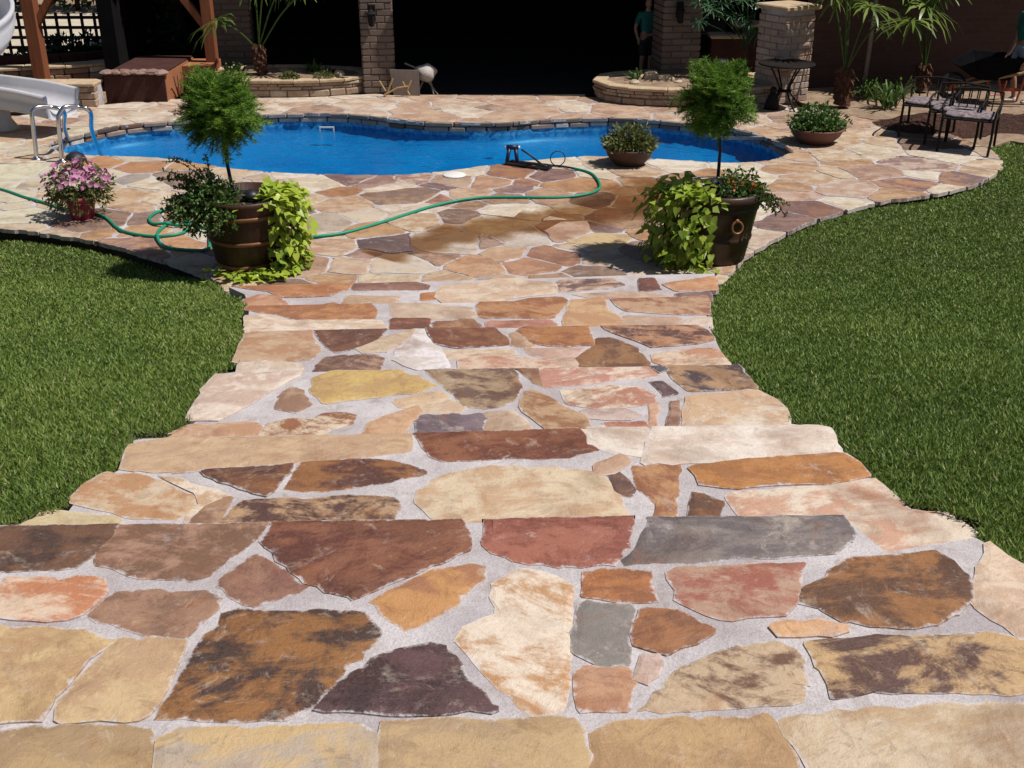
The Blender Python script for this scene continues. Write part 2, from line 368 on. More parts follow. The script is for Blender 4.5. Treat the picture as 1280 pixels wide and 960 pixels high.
# ---------------------------------------------------------------- flagstones
def soften(c, f=.16):
    g = (c[0]+c[1]+c[2])/3; return (c[0]+(g-c[0])*f, c[1]+(g-c[1])*f, c[2]+(g-c[2])*f)
def stone(poly, z, c1, c2, parent, seg=.05, jit=.006, thick=.035, ang=None, inset=.022, k=.86, chaikin=1, nose=None, sf=.12):
    p = [Vector((q[0], q[1])) for q in poly]
    if area(p) < 0: p.reverse()
    for _ in range(chaikin):
        q = []
        for i in range(len(p)):
            a, b = p[i], p[(i+1) % len(p)]; q += [a*.91+b*.09, a*.09+b*.91]
        p = q
    d = []
    for i in range(len(p)):
        a, b = p[i], p[(i+1) % len(p)]; L = (b-a).length; n = max(1, round(L/seg))
        for j in range(n): d.append(a.lerp(b, j/n) + Vector((random.gauss(0,jit), random.gauss(0,jit))))
    if nose:
        for i in range(len(d)):
            for a, b in zip(nose[:-1], nose[1:]):
                ab = b-a; t = (d[i]-a).dot(ab)/ab.length_squared
                if 0 <= t <= 1:
                    f = a+ab*t; nn = Vector((-ab.y, ab.x)).normalized()
                    if abs((d[i]-f).dot(nn)) < .04: d[i] = f + nn*(.006+random.gauss(0,.0015)); break
    n = len(d); cen = sum(d, Vector((0,0)))/n
    inner = []
    for i in range(n):
        w = cen-d[i]; inner.append(d[i] + w.normalized()*min(inset, .4*w.length))
    tx, ty = random.gauss(0,.003), random.gauss(0,.003)
    zz = lambda q: tx*(q.x-cen.x) + ty*(q.y-cen.y)
    vs = [(q.x-cen.x, q.y-cen.y, zz(q)) for q in inner] + [(q.x-cen.x, q.y-cen.y, zz(q)-.003) for q in d] + [(q.x-cen.x, q.y-cen.y, -thick) for q in d]
    tris = geometry.tessellate_polygon([[Vector((q.x, q.y, 0)) for q in inner]])
    fs = []
    for a, b, c in tris:
        A = (inner[b]-inner[a]).cross(inner[c]-inner[a]); fs.append((a,b,c) if A > 0 else (a,c,b))
    for i in range(n):
        j = (i+1) % n; fs += [(n+i, n+j, j, i), (2*n+i, 2*n+j, n+j, n+i)]
    me = bpy.data.meshes.new('flagstone'); me.from_pydata(vs, [], fs); me.materials.append(M['flag']); me.update()
    e = me.attributes.new('edge', 'FLOAT', 'POINT'); e.data.foreach_set('value', [0.]*n + [1.]*(2*n))
    o = bpy.data.objects.new('flagstone', me); o.location = (cen.x, cen.y, z + random.uniform(-.001,.004))
    c1, c2 = soften(c1, sf), soften(c2, sf); o.color = lin(c1, k) + (1,); o['second'] = lin(c2, k); o['streak'] = random.uniform(-.5, .5) if ang is None else ang
    return link(o, parent)

RISE = .16
Z = [.96 - RISE*k for k in range(7)]
NOSE = [None,
  [(-420,663),(-150,659),(0,657),(300,653),(560,650),(800,645),(1060,644),(1112,686),(1225,668),(1300,708),(1500,800)],
  [(160,556),(205,547),(520,541),(740,534),(1035,531)],
  [(265,468),(400,463),(650,460),(920,456)],
  [(305,414),(530,410),(690,408),(887,406)],
  [(308,382),(470,379),(600,377),(770,373),(888,370)],
  [(282,358),(440,354),(640,348),(790,343),(897,341)]]
LEFT = [None, [(12,668),(40,650),(75,641),(100,610),(152,580)], [(160,548),(215,546),(240,526),(255,490)], [(268,467),(290,464),(300,440)], [(303,413),(307,396)], [(307,380),(302,367)]]
RIGHT = [None, [(1046,545),(1062,567),(1086,592),(1110,611),(1136,633),(1166,638),(1212,657),(1228,668),(1215,690)], [(932,470),(946,484),(962,502),(986,528),(1030,533)], [(892,412),(906,440),(921,458)], [(886,390),(889,407)], [(893,355),(887,373)]]
steps = []; FOOT = []
for k in range(6):
    z = Z[k]; zb = z - .0045
    far = [P(x, y, z) for x, y in NOSE[k+1]]
    if k == 0: poly = far + [Vector((3.2,-2.5,0)), Vector((-3.2,-2.5,0))]
    else:
        r = [P(x, y, z) for x, y in RIGHT[k]]; l = [P(x, y, z) for x, y in LEFT[k]]
        poly = far + r + [r[-1] + Vector((-.12,-.3,0)), l[0] + Vector((.12,-.3,0))] + l
    xy = [(p.x, p.y) for p in poly]
    if area(xy) < 0: xy.reverse()
    FOOT.append(xy)
    n = len(xy); sx = sum(p[0] for p in xy)/n; sy = sum(p[1] for p in xy)/n
    q = [(x + (sx-x)*.012, y + (sy-y)*.012) for x, y in xy]
    vs = [(x, y, zb) for x, y in q] + [(x, y, -.25) for x, y in q]
    tr = geometry.tessellate_polygon([[Vector((x, y, 0)) for x, y in q]]); fs = []
    for a, b, c in tr:
        A = Vector((q[b][0]-q[a][0], q[b][1]-q[a][1])).cross(Vector((q[c][0]-q[a][0], q[c][1]-q[a][1]))); fs.append((a,b,c) if A > 0 else (a,c,b))
    fs += [(n+i, n+(i+1)%n, (i+1)%n, i) for i in range(n)]
    steps.append(tag(mesh('step', vs, fs, M['mortar']), kind='structure'))
CR = dict(A=(0,620,.5156), B=(620,620,.5156), C=(80,500,.4531), D=(620,500,.4844), E=(220,340,.3125), F=(580,340,.3125), X=(0,0,1))
T0 = [
 ('A',(-300,74,278,67,255,105,215,145,170,172,-300,185),(72,48,38),(112,74,50)),
 ('A',(300,60,560,55,640,70,620,95,560,140,495,188,455,200,330,190,245,160,240,140,275,95),(170,126,100),(125,86,62)),
 ('A',(715,62,1085,60,1130,95,1130,125,1040,165,930,210,850,240,800,225,745,205,640,115,680,75),(100,46,34),(138,82,54)),
 ('A',(615,148,640,150,725,215,720,225,625,258,590,255,525,210),(135,88,72),(155,110,85)),
 ('A',(20,200,240,200,245,240,190,285,120,298,0,290,-20,250),(222,190,160),(196,122,80)),
 ('A',(300,228,500,232,525,250,520,270,470,310,440,338,380,335,230,300,225,290,260,255),(135,98,76),(165,122,94)),
 ('A',(925,235,1060,180,1130,168,1165,172,1165,200,1090,260,1010,310,985,312,910,255),(200,140,80),(172,112,74)),
 ('A',(550,282,870,282,918,330,850,400,760,490,700,533,470,535,385,533,420,480,480,375),(68,44,36),(152,98,46)),
 ('A',(1050,362,1075,375,1120,440,1190,505,1190,515,1000,522,780,517,800,480,930,390),(92,60,62),(58,34,38)),
 ('A',(-300,318,60,318,275,350,190,410,120,490,95,540,-300,542),(208,174,120),(190,150,105)),
 ('A',(285,350,440,355,420,410,355,535,135,540,165,480,235,410),(208,174,126),(190,152,112)),
 ('A',(-300,590,0,578,100,565,230,560,362,572,350,900,-300,900),(188,154,104),(170,138,98)),
 ('A',(392,572,916,556,908,900,372,900),(184,164,142),(204,170,118)),
 ('B',(-272,552,-100,546,203,546,228,900,-300,900),(194,160,112),(178,146,108)),
 ('B',(240,548,650,535,665,547,702,610,800,900,245,900),(194,154,104),(176,136,92)),
 ('B',(690,540,860,522,1130,510,1280,505,1700,505,1700,900,880,900,765,645),(208,184,152),(192,160,120)),
 ('X',(615,735,650,712,712,728,712,790,703,885,655,885,590,815,574,800,580,785,622,768),(230,210,186),(196,142,92)),
 ('B',(225,182,365,182,378,255,300,250,215,240),(184,112,60),(150,90,52)),
 ('B',(210,262,330,270,310,400,265,405,195,375,190,340),(152,142,132),(130,122,115)),
 ('B',(205,415,300,412,325,425,325,512,205,514),(196,146,110),(176,118,84)),
 ('B',(362,275,430,278,520,325,515,335,420,375,340,355,350,310),(164,104,62),(130,80,52)),
 ('B',(355,390,390,385,395,410,370,440,335,435),(205,175,160),(195,160,140)),
 ('B',(425,178,740,165,745,175,710,260,690,282,560,296,450,255),(186,146,120),(164,92,72)),
 ('B',(860,155,985,150,1065,138,1130,185,1145,250,1100,285,1060,305,960,308,850,298,800,270,745,255,760,225,830,180),(158,102,52),(98,62,38)),
 ('B',(680,310,780,305,840,310,840,330,700,338),(222,168,118),(200,160,130)),
 ('B',(590,370,680,355,725,380,738,460,720,495,540,508,360,512,400,465,470,410),(112,76,56),(198,168,132)),
 ('B',(760,352,870,345,1190,335,1280,350,1700,380,1700,490,1280,475,1100,465,950,475,830,490,790,420),(92,62,52),(198,158,108)),
 ('X',(610,649,787,644,790,655,775,685,760,703,705,705,640,697,608,680),(138,70,54),(170,98,76)),
 ('B',(385,50,830,46,860,85,855,110,800,138,450,160,310,165),(104,95,95),(136,122,116)),
 ('B',(1195,112,1280,172,1600,340,1600,380,1280,340,1170,265,1160,245),(226,198,168),(205,170,140)),
]
T1 = [
 ('C',(205,106,300,99,600,93,880,93,950,96,960,140,780,160,620,170,430,182,310,195,210,195,165,185,175,140),(204,170,130),(190,152,118)),
 ('C',(385,195,500,190,620,178,620,195,560,258,520,250,430,222),(136,84,48),(82,48,42)),
 ('C',(665,168,830,163,905,170,985,190,980,205,870,225,720,248,620,245,640,205),(154,98,52),(92,48,38)),
 ('C',(115,200,200,205,260,225,348,263,352,295,310,325,180,320,20,275,60,235),(206,178,144),(188,136,92)),
 ('C',(262,212,310,215,455,262,440,275,345,326,330,325,368,295,362,262),(226,206,182),(200,160,120)),
 ('C',(500,280,560,275,800,268,905,270,915,300,900,330,780,380,420,380,440,330),(84,52,46),(186,146,106)),
 ('C',(-40,305,150,325,130,400,-160,400,-120,330),(216,196,152),(200,176,130)),
 ('C',(395,288,440,270,462,275,420,370,330,370,352,335),(172,132,100),(140,100,76)),
 ('X',(525,541,735,534,746,562,700,570,560,575,540,568,522,548),(114,56,36),(144,84,52)),
 ('X',(525,612,560,592,620,583,700,586,748,590,768,615,785,650,780,665,600,665,560,655,520,625),(216,192,158),(200,162,124)),
 ('D',(215,75,380,68,385,90,370,140,300,130,230,110),(226,212,196),(205,180,160)),
 ('D',(420,71,640,63,780,59,860,72,885,130,860,140,640,152,470,162,385,165,395,110),(232,218,202),(216,192,172)),
 ('D',(505,168,720,150,890,138,935,165,960,195,860,210,610,225,540,220),(190,124,62),(164,104,54)),
 ('D',(350,175,470,165,475,190,460,330,400,340,415,265,370,225),(188,134,88),(150,92,58)),
 ('D',(290,190,320,185,355,225,345,245,310,235),(96,66,56),(130,90,70)),
 ('D',(262,165,320,140,345,150,310,182,262,190),(202,162,132),(190,150,120)),
 ('D',(505,240,540,250,580,265,580,340,495,340),(144,92,52),(100,66,46)),
 ('D',(590,240,800,225,975,202,1020,245,1060,280,1150,286,1238,345,1190,382,985,385,905,365,640,365,640,300),(226,206,182),(206,156,126)),
]
T2 = [
 ('E',(165,405,360,405,490,400,480,420,380,470,290,530,190,585,50,590,60,560,110,480),(226,206,186),(200,170,150)),
 ('E',(445,465,480,465,510,480,530,525,490,555,400,540,420,500),(178,142,112),(150,110,86)),
 ('E',(560,420,640,405,760,392,880,400,960,420,1030,450,960,480,800,495,600,520,550,475),(208,172,98),(190,150,94)),
 ('E',(330,650,370,605,450,585,540,590,570,570,660,558,715,575,700,600,600,630,540,670,350,680),(152,96,62),(216,192,162)),
 ('E',(-10,640,60,610,300,600,340,615,310,680,-10,680),(206,168,134),(190,140,104)),
 ('X',(530,464,640,461,648,477,645,490,636,503,608,509,585,507,560,485),(112,82,68),(172,142,108)),
 ('E',(780,600,960,535,985,560,930,600,905,680,720,690),(206,162,122),(190,140,100)),
 ('E',(985,572,1220,568,1225,590,1210,660,980,660,970,600),(126,106,112),(100,84,90)),
 ('E',(1000,540,1100,510,1150,545,1130,558,1010,562),(212,188,158),(200,168,136)),
 ('E',(860,512,1050,470,1090,500,1010,530,900,538),(214,186,150),(204,168,130)),
 ('F',(80,560,190,555,240,590,290,660,60,660),(216,192,168),(200,170,140)),
 ('F',(245,480,290,475,480,575,500,605,440,650,360,650,240,550),(152,102,66),(188,150,112)),
 ('F',(215,395,260,380,290,395,310,455,270,430),(166,122,88),(140,96,70)),
 ('F',(290,385,600,372,700,375,750,385,780,410,700,420,500,440,320,460),(226,202,178),(192,132,112)),
 ('F',(400,470,600,455,690,460,750,490,740,525,560,540,420,525),(226,206,178),(182,122,98)),
 ('F',(750,375,790,372,805,390,780,400),(92,86,88),(70,66,70)),
 ('F',(830,372,1080,365,1110,395,1165,460,1160,468,900,472,850,430,825,405),(76,60,66),(178,138,100)),
 ('F',(750,445,790,440,850,480,800,495),(106,80,80),(80,60,62)),
 ('F',(820,520,870,515,860,650,805,650),(172,132,108),(140,100,80)),
 ('F',(900,495,1165,475,1230,510,1285,550,1300,650,880,650,890,560),(222,202,178),(206,168,130)),
 ('F',(738,522,782,520,772,640,732,640),(206,162,132),(190,140,110)),
 ('F',(480,550,640,545,690,570,650,590,500,585),(202,176,162),(180,150,140)),
 ('F',(560,602,720,598,725,650,600,650),(162,92,76),(190,130,105)),
 ('F',(510,625,560,612,590,650,530,660),(224,210,196),(205,185,165)),
]
T3 = [
 ('E',(280,241,525,239,575,310,540,345,440,355,235,358,250,310),(198,164,130),(182,134,98)),
 ('E',(255,365,360,357,500,365,500,430,240,430),(226,210,196),(205,180,155)),
 ('E',(550,233,840,229,800,270,720,300,645,318,610,295),(122,76,56),(96,58,46)),
 ('E',(725,302,830,258,955,232,930,265,850,310,760,322),(206,182,152),(190,160,130)),
 ('E',(550,395,600,345,680,335,790,330,825,350,805,425,550,425),(168,128,102),(112,78,68)),
 ('E',(962,232,985,230,1050,300,1100,380,960,385,880,350,890,310),(228,218,216),(205,190,180)),
 ('X',(532,411,615,410,636,423,632,431,570,434,548,430),(118,66,46),(142,92,62)),
 ('X',(575,450,600,445,650,447,690,451,696,458,640,468,575,468),(192,134,108),(216,186,160)),
 ('X',(552,437,640,436,642,444,562,448),(220,196,166),(200,166,136)),
 ('F',(215,233,490,224,500,250,515,290,400,293,290,290),(178,118,68),(150,88,56)),
 ('F',(250,305,480,298,440,335,340,345,265,325),(206,168,152),(190,150,130)),
 ('F',(535,265,590,262,690,310,745,365,700,395,480,395,450,345,510,310),(152,106,66),(110,72,52)),
 ('F',(590,224,920,215,960,227,1000,272,860,290,760,298,700,275,560,227),(188,134,98),(96,62,56)),
 ('F',(760,330,900,310,1000,305,1050,360,1050,395,870,395,770,360),(192,134,98),(214,188,160)),
 ('F',(360,350,430,340,470,370,450,395,370,395),(202,172,148),(180,145,120)),
 ('F',(185,245,215,237,290,290,260,300,190,290),(202,168,138),(180,140,110)),
]
T4 = [
 ('E',(290,136,480,129,640,121,770,128,800,150,790,185,620,188,470,185,420,170,280,150),(188,128,78),(162,102,68)),
 ('E',(280,170,360,165,460,190,800,192,840,225,820,250,520,250,285,250),(226,206,186),(205,175,145)),
 ('E',(860,130,1000,128,1180,140,1200,180,1000,185,870,175),(206,182,156),(190,160,135)),
 ('E',(860,187,1010,184,1020,250,855,250),(142,82,62),(110,66,52)),
 ('E',(1040,200,1170,187,1215,218,1215,250,1045,250),(168,118,82),(145,95,65)),
 ('F',(60,125,130,112,390,97,410,120,350,185,70,182),(154,94,58),(186,132,88)),
 ('F',(90,195,340,190,365,210,350,245,110,245),(192,132,112),(170,110,90)),
 ('F',(430,112,560,97,570,150,640,195,560,240,400,240,400,200),(206,164,120),(190,140,100)),
 ('F',(590,112,820,100,975,97,980,170,820,165,650,155),(154,98,72),(190,150,116)),
 ('F',(645,172,870,180,820,235,680,235,625,202),(210,182,152),(190,155,130)),
 ('F',(880,190,985,180,990,235,850,235),(226,206,190),(205,180,160)),
 ('F',(-20,187,40,190,60,215,50,245,-20,245),(162,122,88),(140,100,70)),
]
T5 = [
 ('E',(215,62,400,57,700,50,680,70,600,95,440,100,370,75),(192,128,82),(170,106,68)),
 ('E',(270,112,330,92,400,95,440,125,430,150,290,150),(196,142,108),(175,120,88)),
 ('E',(710,47,850,40,1010,47,1000,70,800,70,710,72),(152,108,92),(125,85,75)),
 ('E',(680,95,900,95,880,112,860,150,650,150),(206,176,146),(190,155,125)),
 ('E',(985,85,1040,78,1050,105,980,112),(196,128,82),(175,110,70)),
 ('X',(552,357,640,350,692,353,694,366,640,372,600,382,560,382,545,370),(216,192,166),(205,170,140)),
 ('F',(370,32,580,22,640,50,560,65,380,80),(202,168,142),(112,82,80)),
 ('F',(700,27,760,24,790,65,700,78),(122,72,62),(100,60,52)),
 ('F',(830,42,1005,14,1010,70,850,75,800,50),(206,152,108),(190,130,90)),
 ('F',(850,85,985,78,985,125,850,125),(112,86,86),(150,115,100)),
 ('F',(430,87,700,77,820,92,820,130,600,125),(210,182,156),(190,155,130)),
]
for k, T in enumerate((T0,T1,T2,T3,T4,T5)):
    for cr, pts, c1, c2 in T:
        ox, oy, s = CR[cr]; pl = [P(ox+pts[i]*s, oy+pts[i+1]*s, Z[k]) for i in range(0, len(pts), 2)]
        cx_ = sum((q for q in pl), Vector())/len(pl)
        pl = [q + (q-cx_).normalized()*.017 for q in pl]
        stone(pl, Z[k], c1, c2, steps[k], seg=.04 + .01*k, jit=.0045, chaikin=1, inset=.03, nose=[Vector((q.x,q.y)) for q in (P(x,y,Z[k]) for x,y in (NOSE[k+1] if k else NOSE[1][:7]))])

# ---------------------------------------------------------------- patio and pool outlines
PNEAR = [(57,182),(70,188),(100,193),(145,195),(200,197),(250,205),(330,214),(420,218),(500,218),(560,213),(620,205),(700,197),(760,195),(830,199),(900,203),(940,202),(970,198),(991,190)]
PFAR = [(991,190),(985,183),(965,175),(940,165),(900,158),(840,151),(780,147),(730,147),(680,149),(640,152),(610,153),(540,152),(500,149),(450,143),(400,141),(340,142),(280,146),(225,150),(180,153),(140,158),(110,165),(80,172),(62,177),(57,182)]
sm = lambda L, n=4: smoothline([P(x, y, 0) for x, y in L], n)
pnear, pfar = sm(PNEAR), sm(PFAR)
pool = [(p.x, p.y) for p in pnear[:-1] + pfar[:-1]]
LAWNL = [(-500,330),(-150,287),(0,286),(60,292),(120,302),(190,321),(240,338),(275,352)]
OUTR1 = [(930,322),(985,290),(1040,268),(1100,252),(1170,242),(1225,228),(1250,212),(1253,200)]
OUTR2 = [(1253,200),(1240,188),(1215,178),(1180,165),(1130,155),(1080,148),(1020,136),(960,129)]
BACK = [(960,129),(900,131),(860,133),(800,127),(747,121),(620,119),(490,118),(460,118),(330,121),(224,124),(205,124),(130,131),(100,134),(0,146),(-500,152)]
n6 = [P(x, y, Z[5]) for x, y in NOSE[6]]
o1, o2, bk, ll = sm(OUTR1), sm(OUTR2), sm(BACK,2), sm(LAWNL)
xy = lambda L: [(p.x, p.y) for p in L]
south = xy(ll) + xy(n6) + xy(o1) + xy(pnear)[::-1] + [(P(-500,182).x, P(57,182).y)]
north = [(P(-500,182).x, P(57,182).y)] + xy(pfar)[::-1] + xy(o2) + xy(bk)[1:]
outer = xy(ll) + xy(n6) + xy(o1) + xy(o2)[1:] + xy(bk)[1:]
if area(outer) < 0: outer.reverse()
if area(pool) < 0: pool.reverse()
def ring_mesh(name, out, holes, z, zb, mats, sidemat=1):
    loops = [out] + holes; allp = [q for L in loops for q in L]; n = len(allp)
    tr = geometry.tessellate_polygon([[Vector((x, y, 0)) for x, y in L] for L in loops]); fs = []; mi = []
    for a, b, c in tr:
        A = (allp[b][0]-allp[a][0])*(allp[c][1]-allp[a][1]) - (allp[b][1]-allp[a][1])*(allp[c][0]-allp[a][0])
        fs.append((a,b,c) if A > 0 else (a,c,b)); mi.append(0)
    b0 = 0
    for L in loops:
        m = len(L)
        for i in range(m):
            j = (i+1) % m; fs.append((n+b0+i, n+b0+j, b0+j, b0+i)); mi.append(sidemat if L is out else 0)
        b0 += m
    no = len(out); o = mesh(name, [(x,y,z) for x,y in allp] + [(x,y,zb if i < no else -.098) for i,(x,y) in enumerate(allp)], fs, mats); o.data.polygons.foreach_set('material_index', mi); return o
def inward(poly, d):
    p = list(poly)
    if area(p) < 0: p.reverse()
    n_ = len(p); out = []
    for i in range(n_):
        a, b = Vector(p[i-1]), Vector(p[(i+1) % n_]); t = b-a; L = t.length or 1; out.append((p[i][0]-t.y/L*d, p[i][1]+t.x/L*d))
    return out
patio = tag(ring_mesh('patio', inward(south, .02), [], -.005, -.2, [M['mortar'], M['soil']]), kind='structure')  # sides in soil tone; its dark also stands in for riser shade
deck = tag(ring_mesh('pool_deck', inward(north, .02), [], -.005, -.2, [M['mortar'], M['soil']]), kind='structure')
PAL = [((214,190,156),(196,160,122)),((224,208,180),(206,182,148)),((200,156,112),(178,126,84)),((188,142,102),(208,170,132)),((150,108,80),(178,134,98)),
       ((136,104,90),(160,126,104)),((184,130,80),(200,150,100)),((208,182,146),(190,144,104)),((122,90,76),(152,116,92)),((204,178,148),(184,152,124)),((218,196,164),(202,162,120)),((226,212,190),(210,186,154))]
SE = [(420,238,(186,122,72),(164,104,62)),(412,278,(168,146,126),(190,165,140)),(455,270,(204,184,158),(216,190,160)),(490,234,(226,206,182),(212,184,152)),(545,231,(112,78,80),(134,98,92)),
      (505,245,(134,102,88),(170,126,90)),(543,250,(164,104,82),(186,130,100)),(513,260,(224,206,186),(206,180,152)),(585,243,(212,172,136),(200,156,120)),(405,310,(208,178,146),(190,140,106)),
      (483,303,(96,74,76),(122,92,84)),(560,300,(196,180,164),(206,182,158)),(606,299,(176,140,118),(150,112,92)),(652,293,(206,190,174),(196,172,150)),(702,288,(200,156,124),(180,130,96)),
      (755,287,(122,92,92),(146,112,102)),(752,302,(214,178,116),(196,160,110)),(595,334,(196,136,92),(206,156,112)),(500,332,(206,188,166),(212,184,152)),(540,322,(150,108,86),(186,140,108)),
      (432,330,(206,172,142),(196,150,118)),(640,214,(178,116,72),(154,98,72)),(662,226,(150,96,74),(178,124,90)),(692,219,(120,84,82),(150,108,94)),(722,230,(196,140,86),(182,124,76)),
      (648,237,(132,98,96),(168,126,108)),(565,224,(196,162,132),(178,140,116)),(610,225,(200,150,112),(184,130,96)),(690,245,(176,124,96),(196,150,112)),(450,318,(150,112,100),(184,142,116)),
      (640,318,(206,164,124),(190,142,106)),(690,322,(178,122,86),(160,104,78)),(672,330,(196,136,96),(172,116,84)),(720,310,(206,176,144),(190,150,120)),(465,226,(176,134,116),(150,104,92)),
      (440,222,(118,82,80),(160,122,106)),(520,222,(164,116,98),(206,176,150)),(380,330,(196,158,128),(176,130,100)),(350,235,(206,186,164),(196,160,130)),
      (1020,262,(150,96,72),(120,84,80)),(985,275,(122,88,82),(150,110,96)),(960,300,(212,190,164),(196,164,138)),(1060,235,(208,182,158),(190,150,124)),(1000,245,(206,172,148),(190,144,118)),
      (1130,230,(134,98,92),(190,130,90)),(1150,205,(150,112,104),(206,176,150)),(1090,215,(170,124,100),(196,160,134)),(1200,222,(120,92,90),(178,126,92)),(165,208,(196,124,70),(184,130,86)),
      (130,205,(206,140,80),(190,130,84)),(160,222,(150,140,132),(170,152,138)),(30,270,(214,204,172),(206,192,158)),(60,215,(214,204,170),(206,192,156)),(20,215,(214,206,170),(200,188,150)),
      (185,290,(206,160,110),(196,140,92)),(215,300,(190,128,78),(206,150,104)),(150,245,(204,176,136),(196,150,104)),(180,305,(196,140,96),(150,110,100))]
seeds = [(P(x,y).x, P(x,y).y, a, b) for x, y, a, b in SE]
tries = 0
xs = [p[0] for p in outer]; ys = [p[1] for p in outer]
while tries < 16000:
    tries += 1; x = random.uniform(max(-7.2, min(xs)), min(7.4, max(xs))); y = random.uniform(min(ys), max(ys))
    dm = .34 if y < 10.5 else .40
    if all((x-s[0])**2 + ((y-s[1])*1.15)**2 > dm*dm for s in seeds):
        q = np.array([[x, y]])
        if not inpoly(q, outer)[0] or inpoly(q, pool)[0]: continue
        a, b = random.choice(PAL)
        if x < -3.6 and y > 8.0: a, b = random.choice([((212,200,170),(200,182,148)),((206,190,160),(190,168,136)),((196,164,126),(206,182,150)),((214,198,166),(196,150,110))])
        if y > 12.3: a, b = random.choice([((208,174,142),(190,148,116)),((216,192,164),(198,158,128)),((186,140,110),(208,170,136)),((224,208,186),(208,180,150)),((156,118,98),(192,152,122))])
        seeds.append((x, y, a, b))
cells = []; wt = [random.uniform(-.065,.065) for _ in seeds]
for i, (x, y, a, b) in enumerate(seeds):
    cell = [(x-1.2,y-1.2),(x+1.2,y-1.2),(x+1.2,y+1.2),(x-1.2,y+1.2)]
    for j, s in enumerate(seeds):
        if j == i: continue
        dx, dy = s[0]-x, s[1]-y; L = math.hypot(dx, dy)
        if L > 2.0: continue
        g = .5*L + max(-.3*L, min(.3*L, wt[i]-wt[j])) - random.uniform(.004,.014); cell = halfclip(cell, (x+dx/L*g, y+dy/L*g), (dx, dy))
        if len(cell) < 3: break
    if len(cell) < 3: continue
    if area(cell) < 0: cell.reverse()
    for reg, own in ((south, patio), (north, deck)):
        sub = list(reg)
        for m in range(len(cell)):
            p, q = cell[m], cell[(m+1) % len(cell)]
            sub = halfclip(sub, p, (q[1]-p[1], -(q[0]-p[0])))
            if len(sub) < 3: break
        if len(sub) >= 3 and abs(area(sub)) > .012: cells.append((own, sub, a, b))
for own, sub, a, b in cells:
    cy = sum(p[1] for p in sub)/len(sub)
    stone(sub, 0, a, b, own, seg=.10, jit=.009, chaikin=1, inset=.018, k=.84, sf=.24)
# damp film on the flags where the hose leaks
wc = [P(x, y, .003) for x, y in [(470,322),(520,306),(570,292),(620,284),(680,276),(740,266),(790,250),(830,235),(850,228)]]
wl_ = smoothline(wc, 8); vs = []; ed = []
for i, p in enumerate(wl_):
    t = i/(len(wl_)-1); w = .20 + .36*t + .06*math.sin(i*.9); d_ = (wl_[min(i+1,len(wl_)-1)] - wl_[max(i-1,0)]).normalized(); nn = Vector((-d_.y, d_.x, 0))
    for s in (-1.25,-.9,-.5,0,.5,.9,1.25): vs.append(p + nn*w*s); ed.append(max(abs(s)-.25, 0)*(1.0) if 0 < i < len(wl_)-1 else 1.)
fs = [(i*7+j, i*7+j+1, i*7+8+j, i*7+7+j) for i in range(len(wl_)-1) for j in range(6)]
wet = mesh('water_puddle', vs, fs, M['wet']); a_ = wet.data.attributes.new('edge','FLOAT','POINT'); a_.data.foreach_set('value', ed)
tag(wet, 'damp brown water trail across the flagstones beneath the green hose', 'puddle')

# pool basin and water
FLOOR, WL = -.38, -.15
n = len(pool)
tri = geometry.tessellate_polygon([[Vector((x,y,0)) for x,y in pool]])
up = []
for a, b, c in tri:
    A = (pool[b][0]-pool[a][0])*(pool[c][1]-pool[a][1]) - (pool[b][1]-pool[a][1])*(pool[c][0]-pool[a][0]); up.append((a,b,c) if A > 0 else (a,c,b))
rings = [(0,-.10),(0,-.20),(.06,-.25),(.13,-.29),(.22,-.32),(.32,-.34)]; vs = []
for d_, z_ in rings: vs += [(x,y,z_) for x,y in inward(pool, d_)]
K = len(rings)-1
basin = tag(mesh('pool_basin', vs, [(r*n+i, r*n+(i+1)%n, (r+1)*n+(i+1)%n, (r+1)*n+i) for r in range(K) for i in range(n)] + [tuple(K*n+q for q in f) for f in up], M['liner'], None, True), kind='structure')
water = tag(mesh('water', [(x,y,WL) for x,y in pool], up, M['water']), kind='structure')
def stone_course(line, z0, z1, length, thick, mat, parent, name, out=.0, gap=.006, side=1, vary=.35, jz=.0):
    pts = [Vector((p[0], p[1])) for p in line]; cum = [0.]
    for i in range(1, len(pts)): cum.append(cum[-1] + (pts[i]-pts[i-1]).length)
    def at(s):
        s = max(0, min(cum[-1], s))
        for i in range(1, len(pts)):
            if s <= cum[i] + 1e-9:
                t = (s-cum[i-1])/max(1e-9, cum[i]-cum[i-1]); p = pts[i-1].lerp(pts[i], t); d = (pts[i]-pts[i-1]).normalized(); return p, Vector((-d.y, d.x))*side
        return pts[-1], Vector((0,1))
    s = 0.
    while s < cum[-1]-.03:
        L = min(length*random.uniform(1-vary, 1+vary), cum[-1]-s)
        a, na = at(s+gap/2); b, nb = at(s+L-gap/2); r = random.uniform(-.012, .012) + out; dz = random.uniform(-jz, jz)
        vs = []
        for p, nn in ((a,na),(b,nb)):
            for o_ in (r, r-thick):
                q = p + nn*o_
                vs += [(q.x, q.y, z0), (q.x, q.y, z1+dz)]
        m = sum((Vector(v) for v in vs), Vector())/8
        bl = min(.012, (z1-z0)*.2)
        o = mesh(name, [Vector(v)-m for v in vs], [(0,4,5,1),(2,3,7,6),(1,5,7,3),(0,2,6,4),(0,1,3,2),(4,6,7,5)], mat, None)
        bm = bmesh.new(); bm.from_mesh(o.data); bmesh.ops.recalc_face_normals(bm, faces=bm.faces)
        bmesh.ops.bevel(bm, geom=list(bm.edges), offset=bl, segments=1, affect='EDGES'); bm.to_mesh(o.data); bm.free()
        o.location = m; C.objects.unlink(o); link(o, parent); s += L
pf = [(p.x, p.y) for p in pfar]
stone_course(pf, -.052, -.004, .26, .11, M['coping'], basin, 'coping_stone', out=.012, side=1, gap=.012)
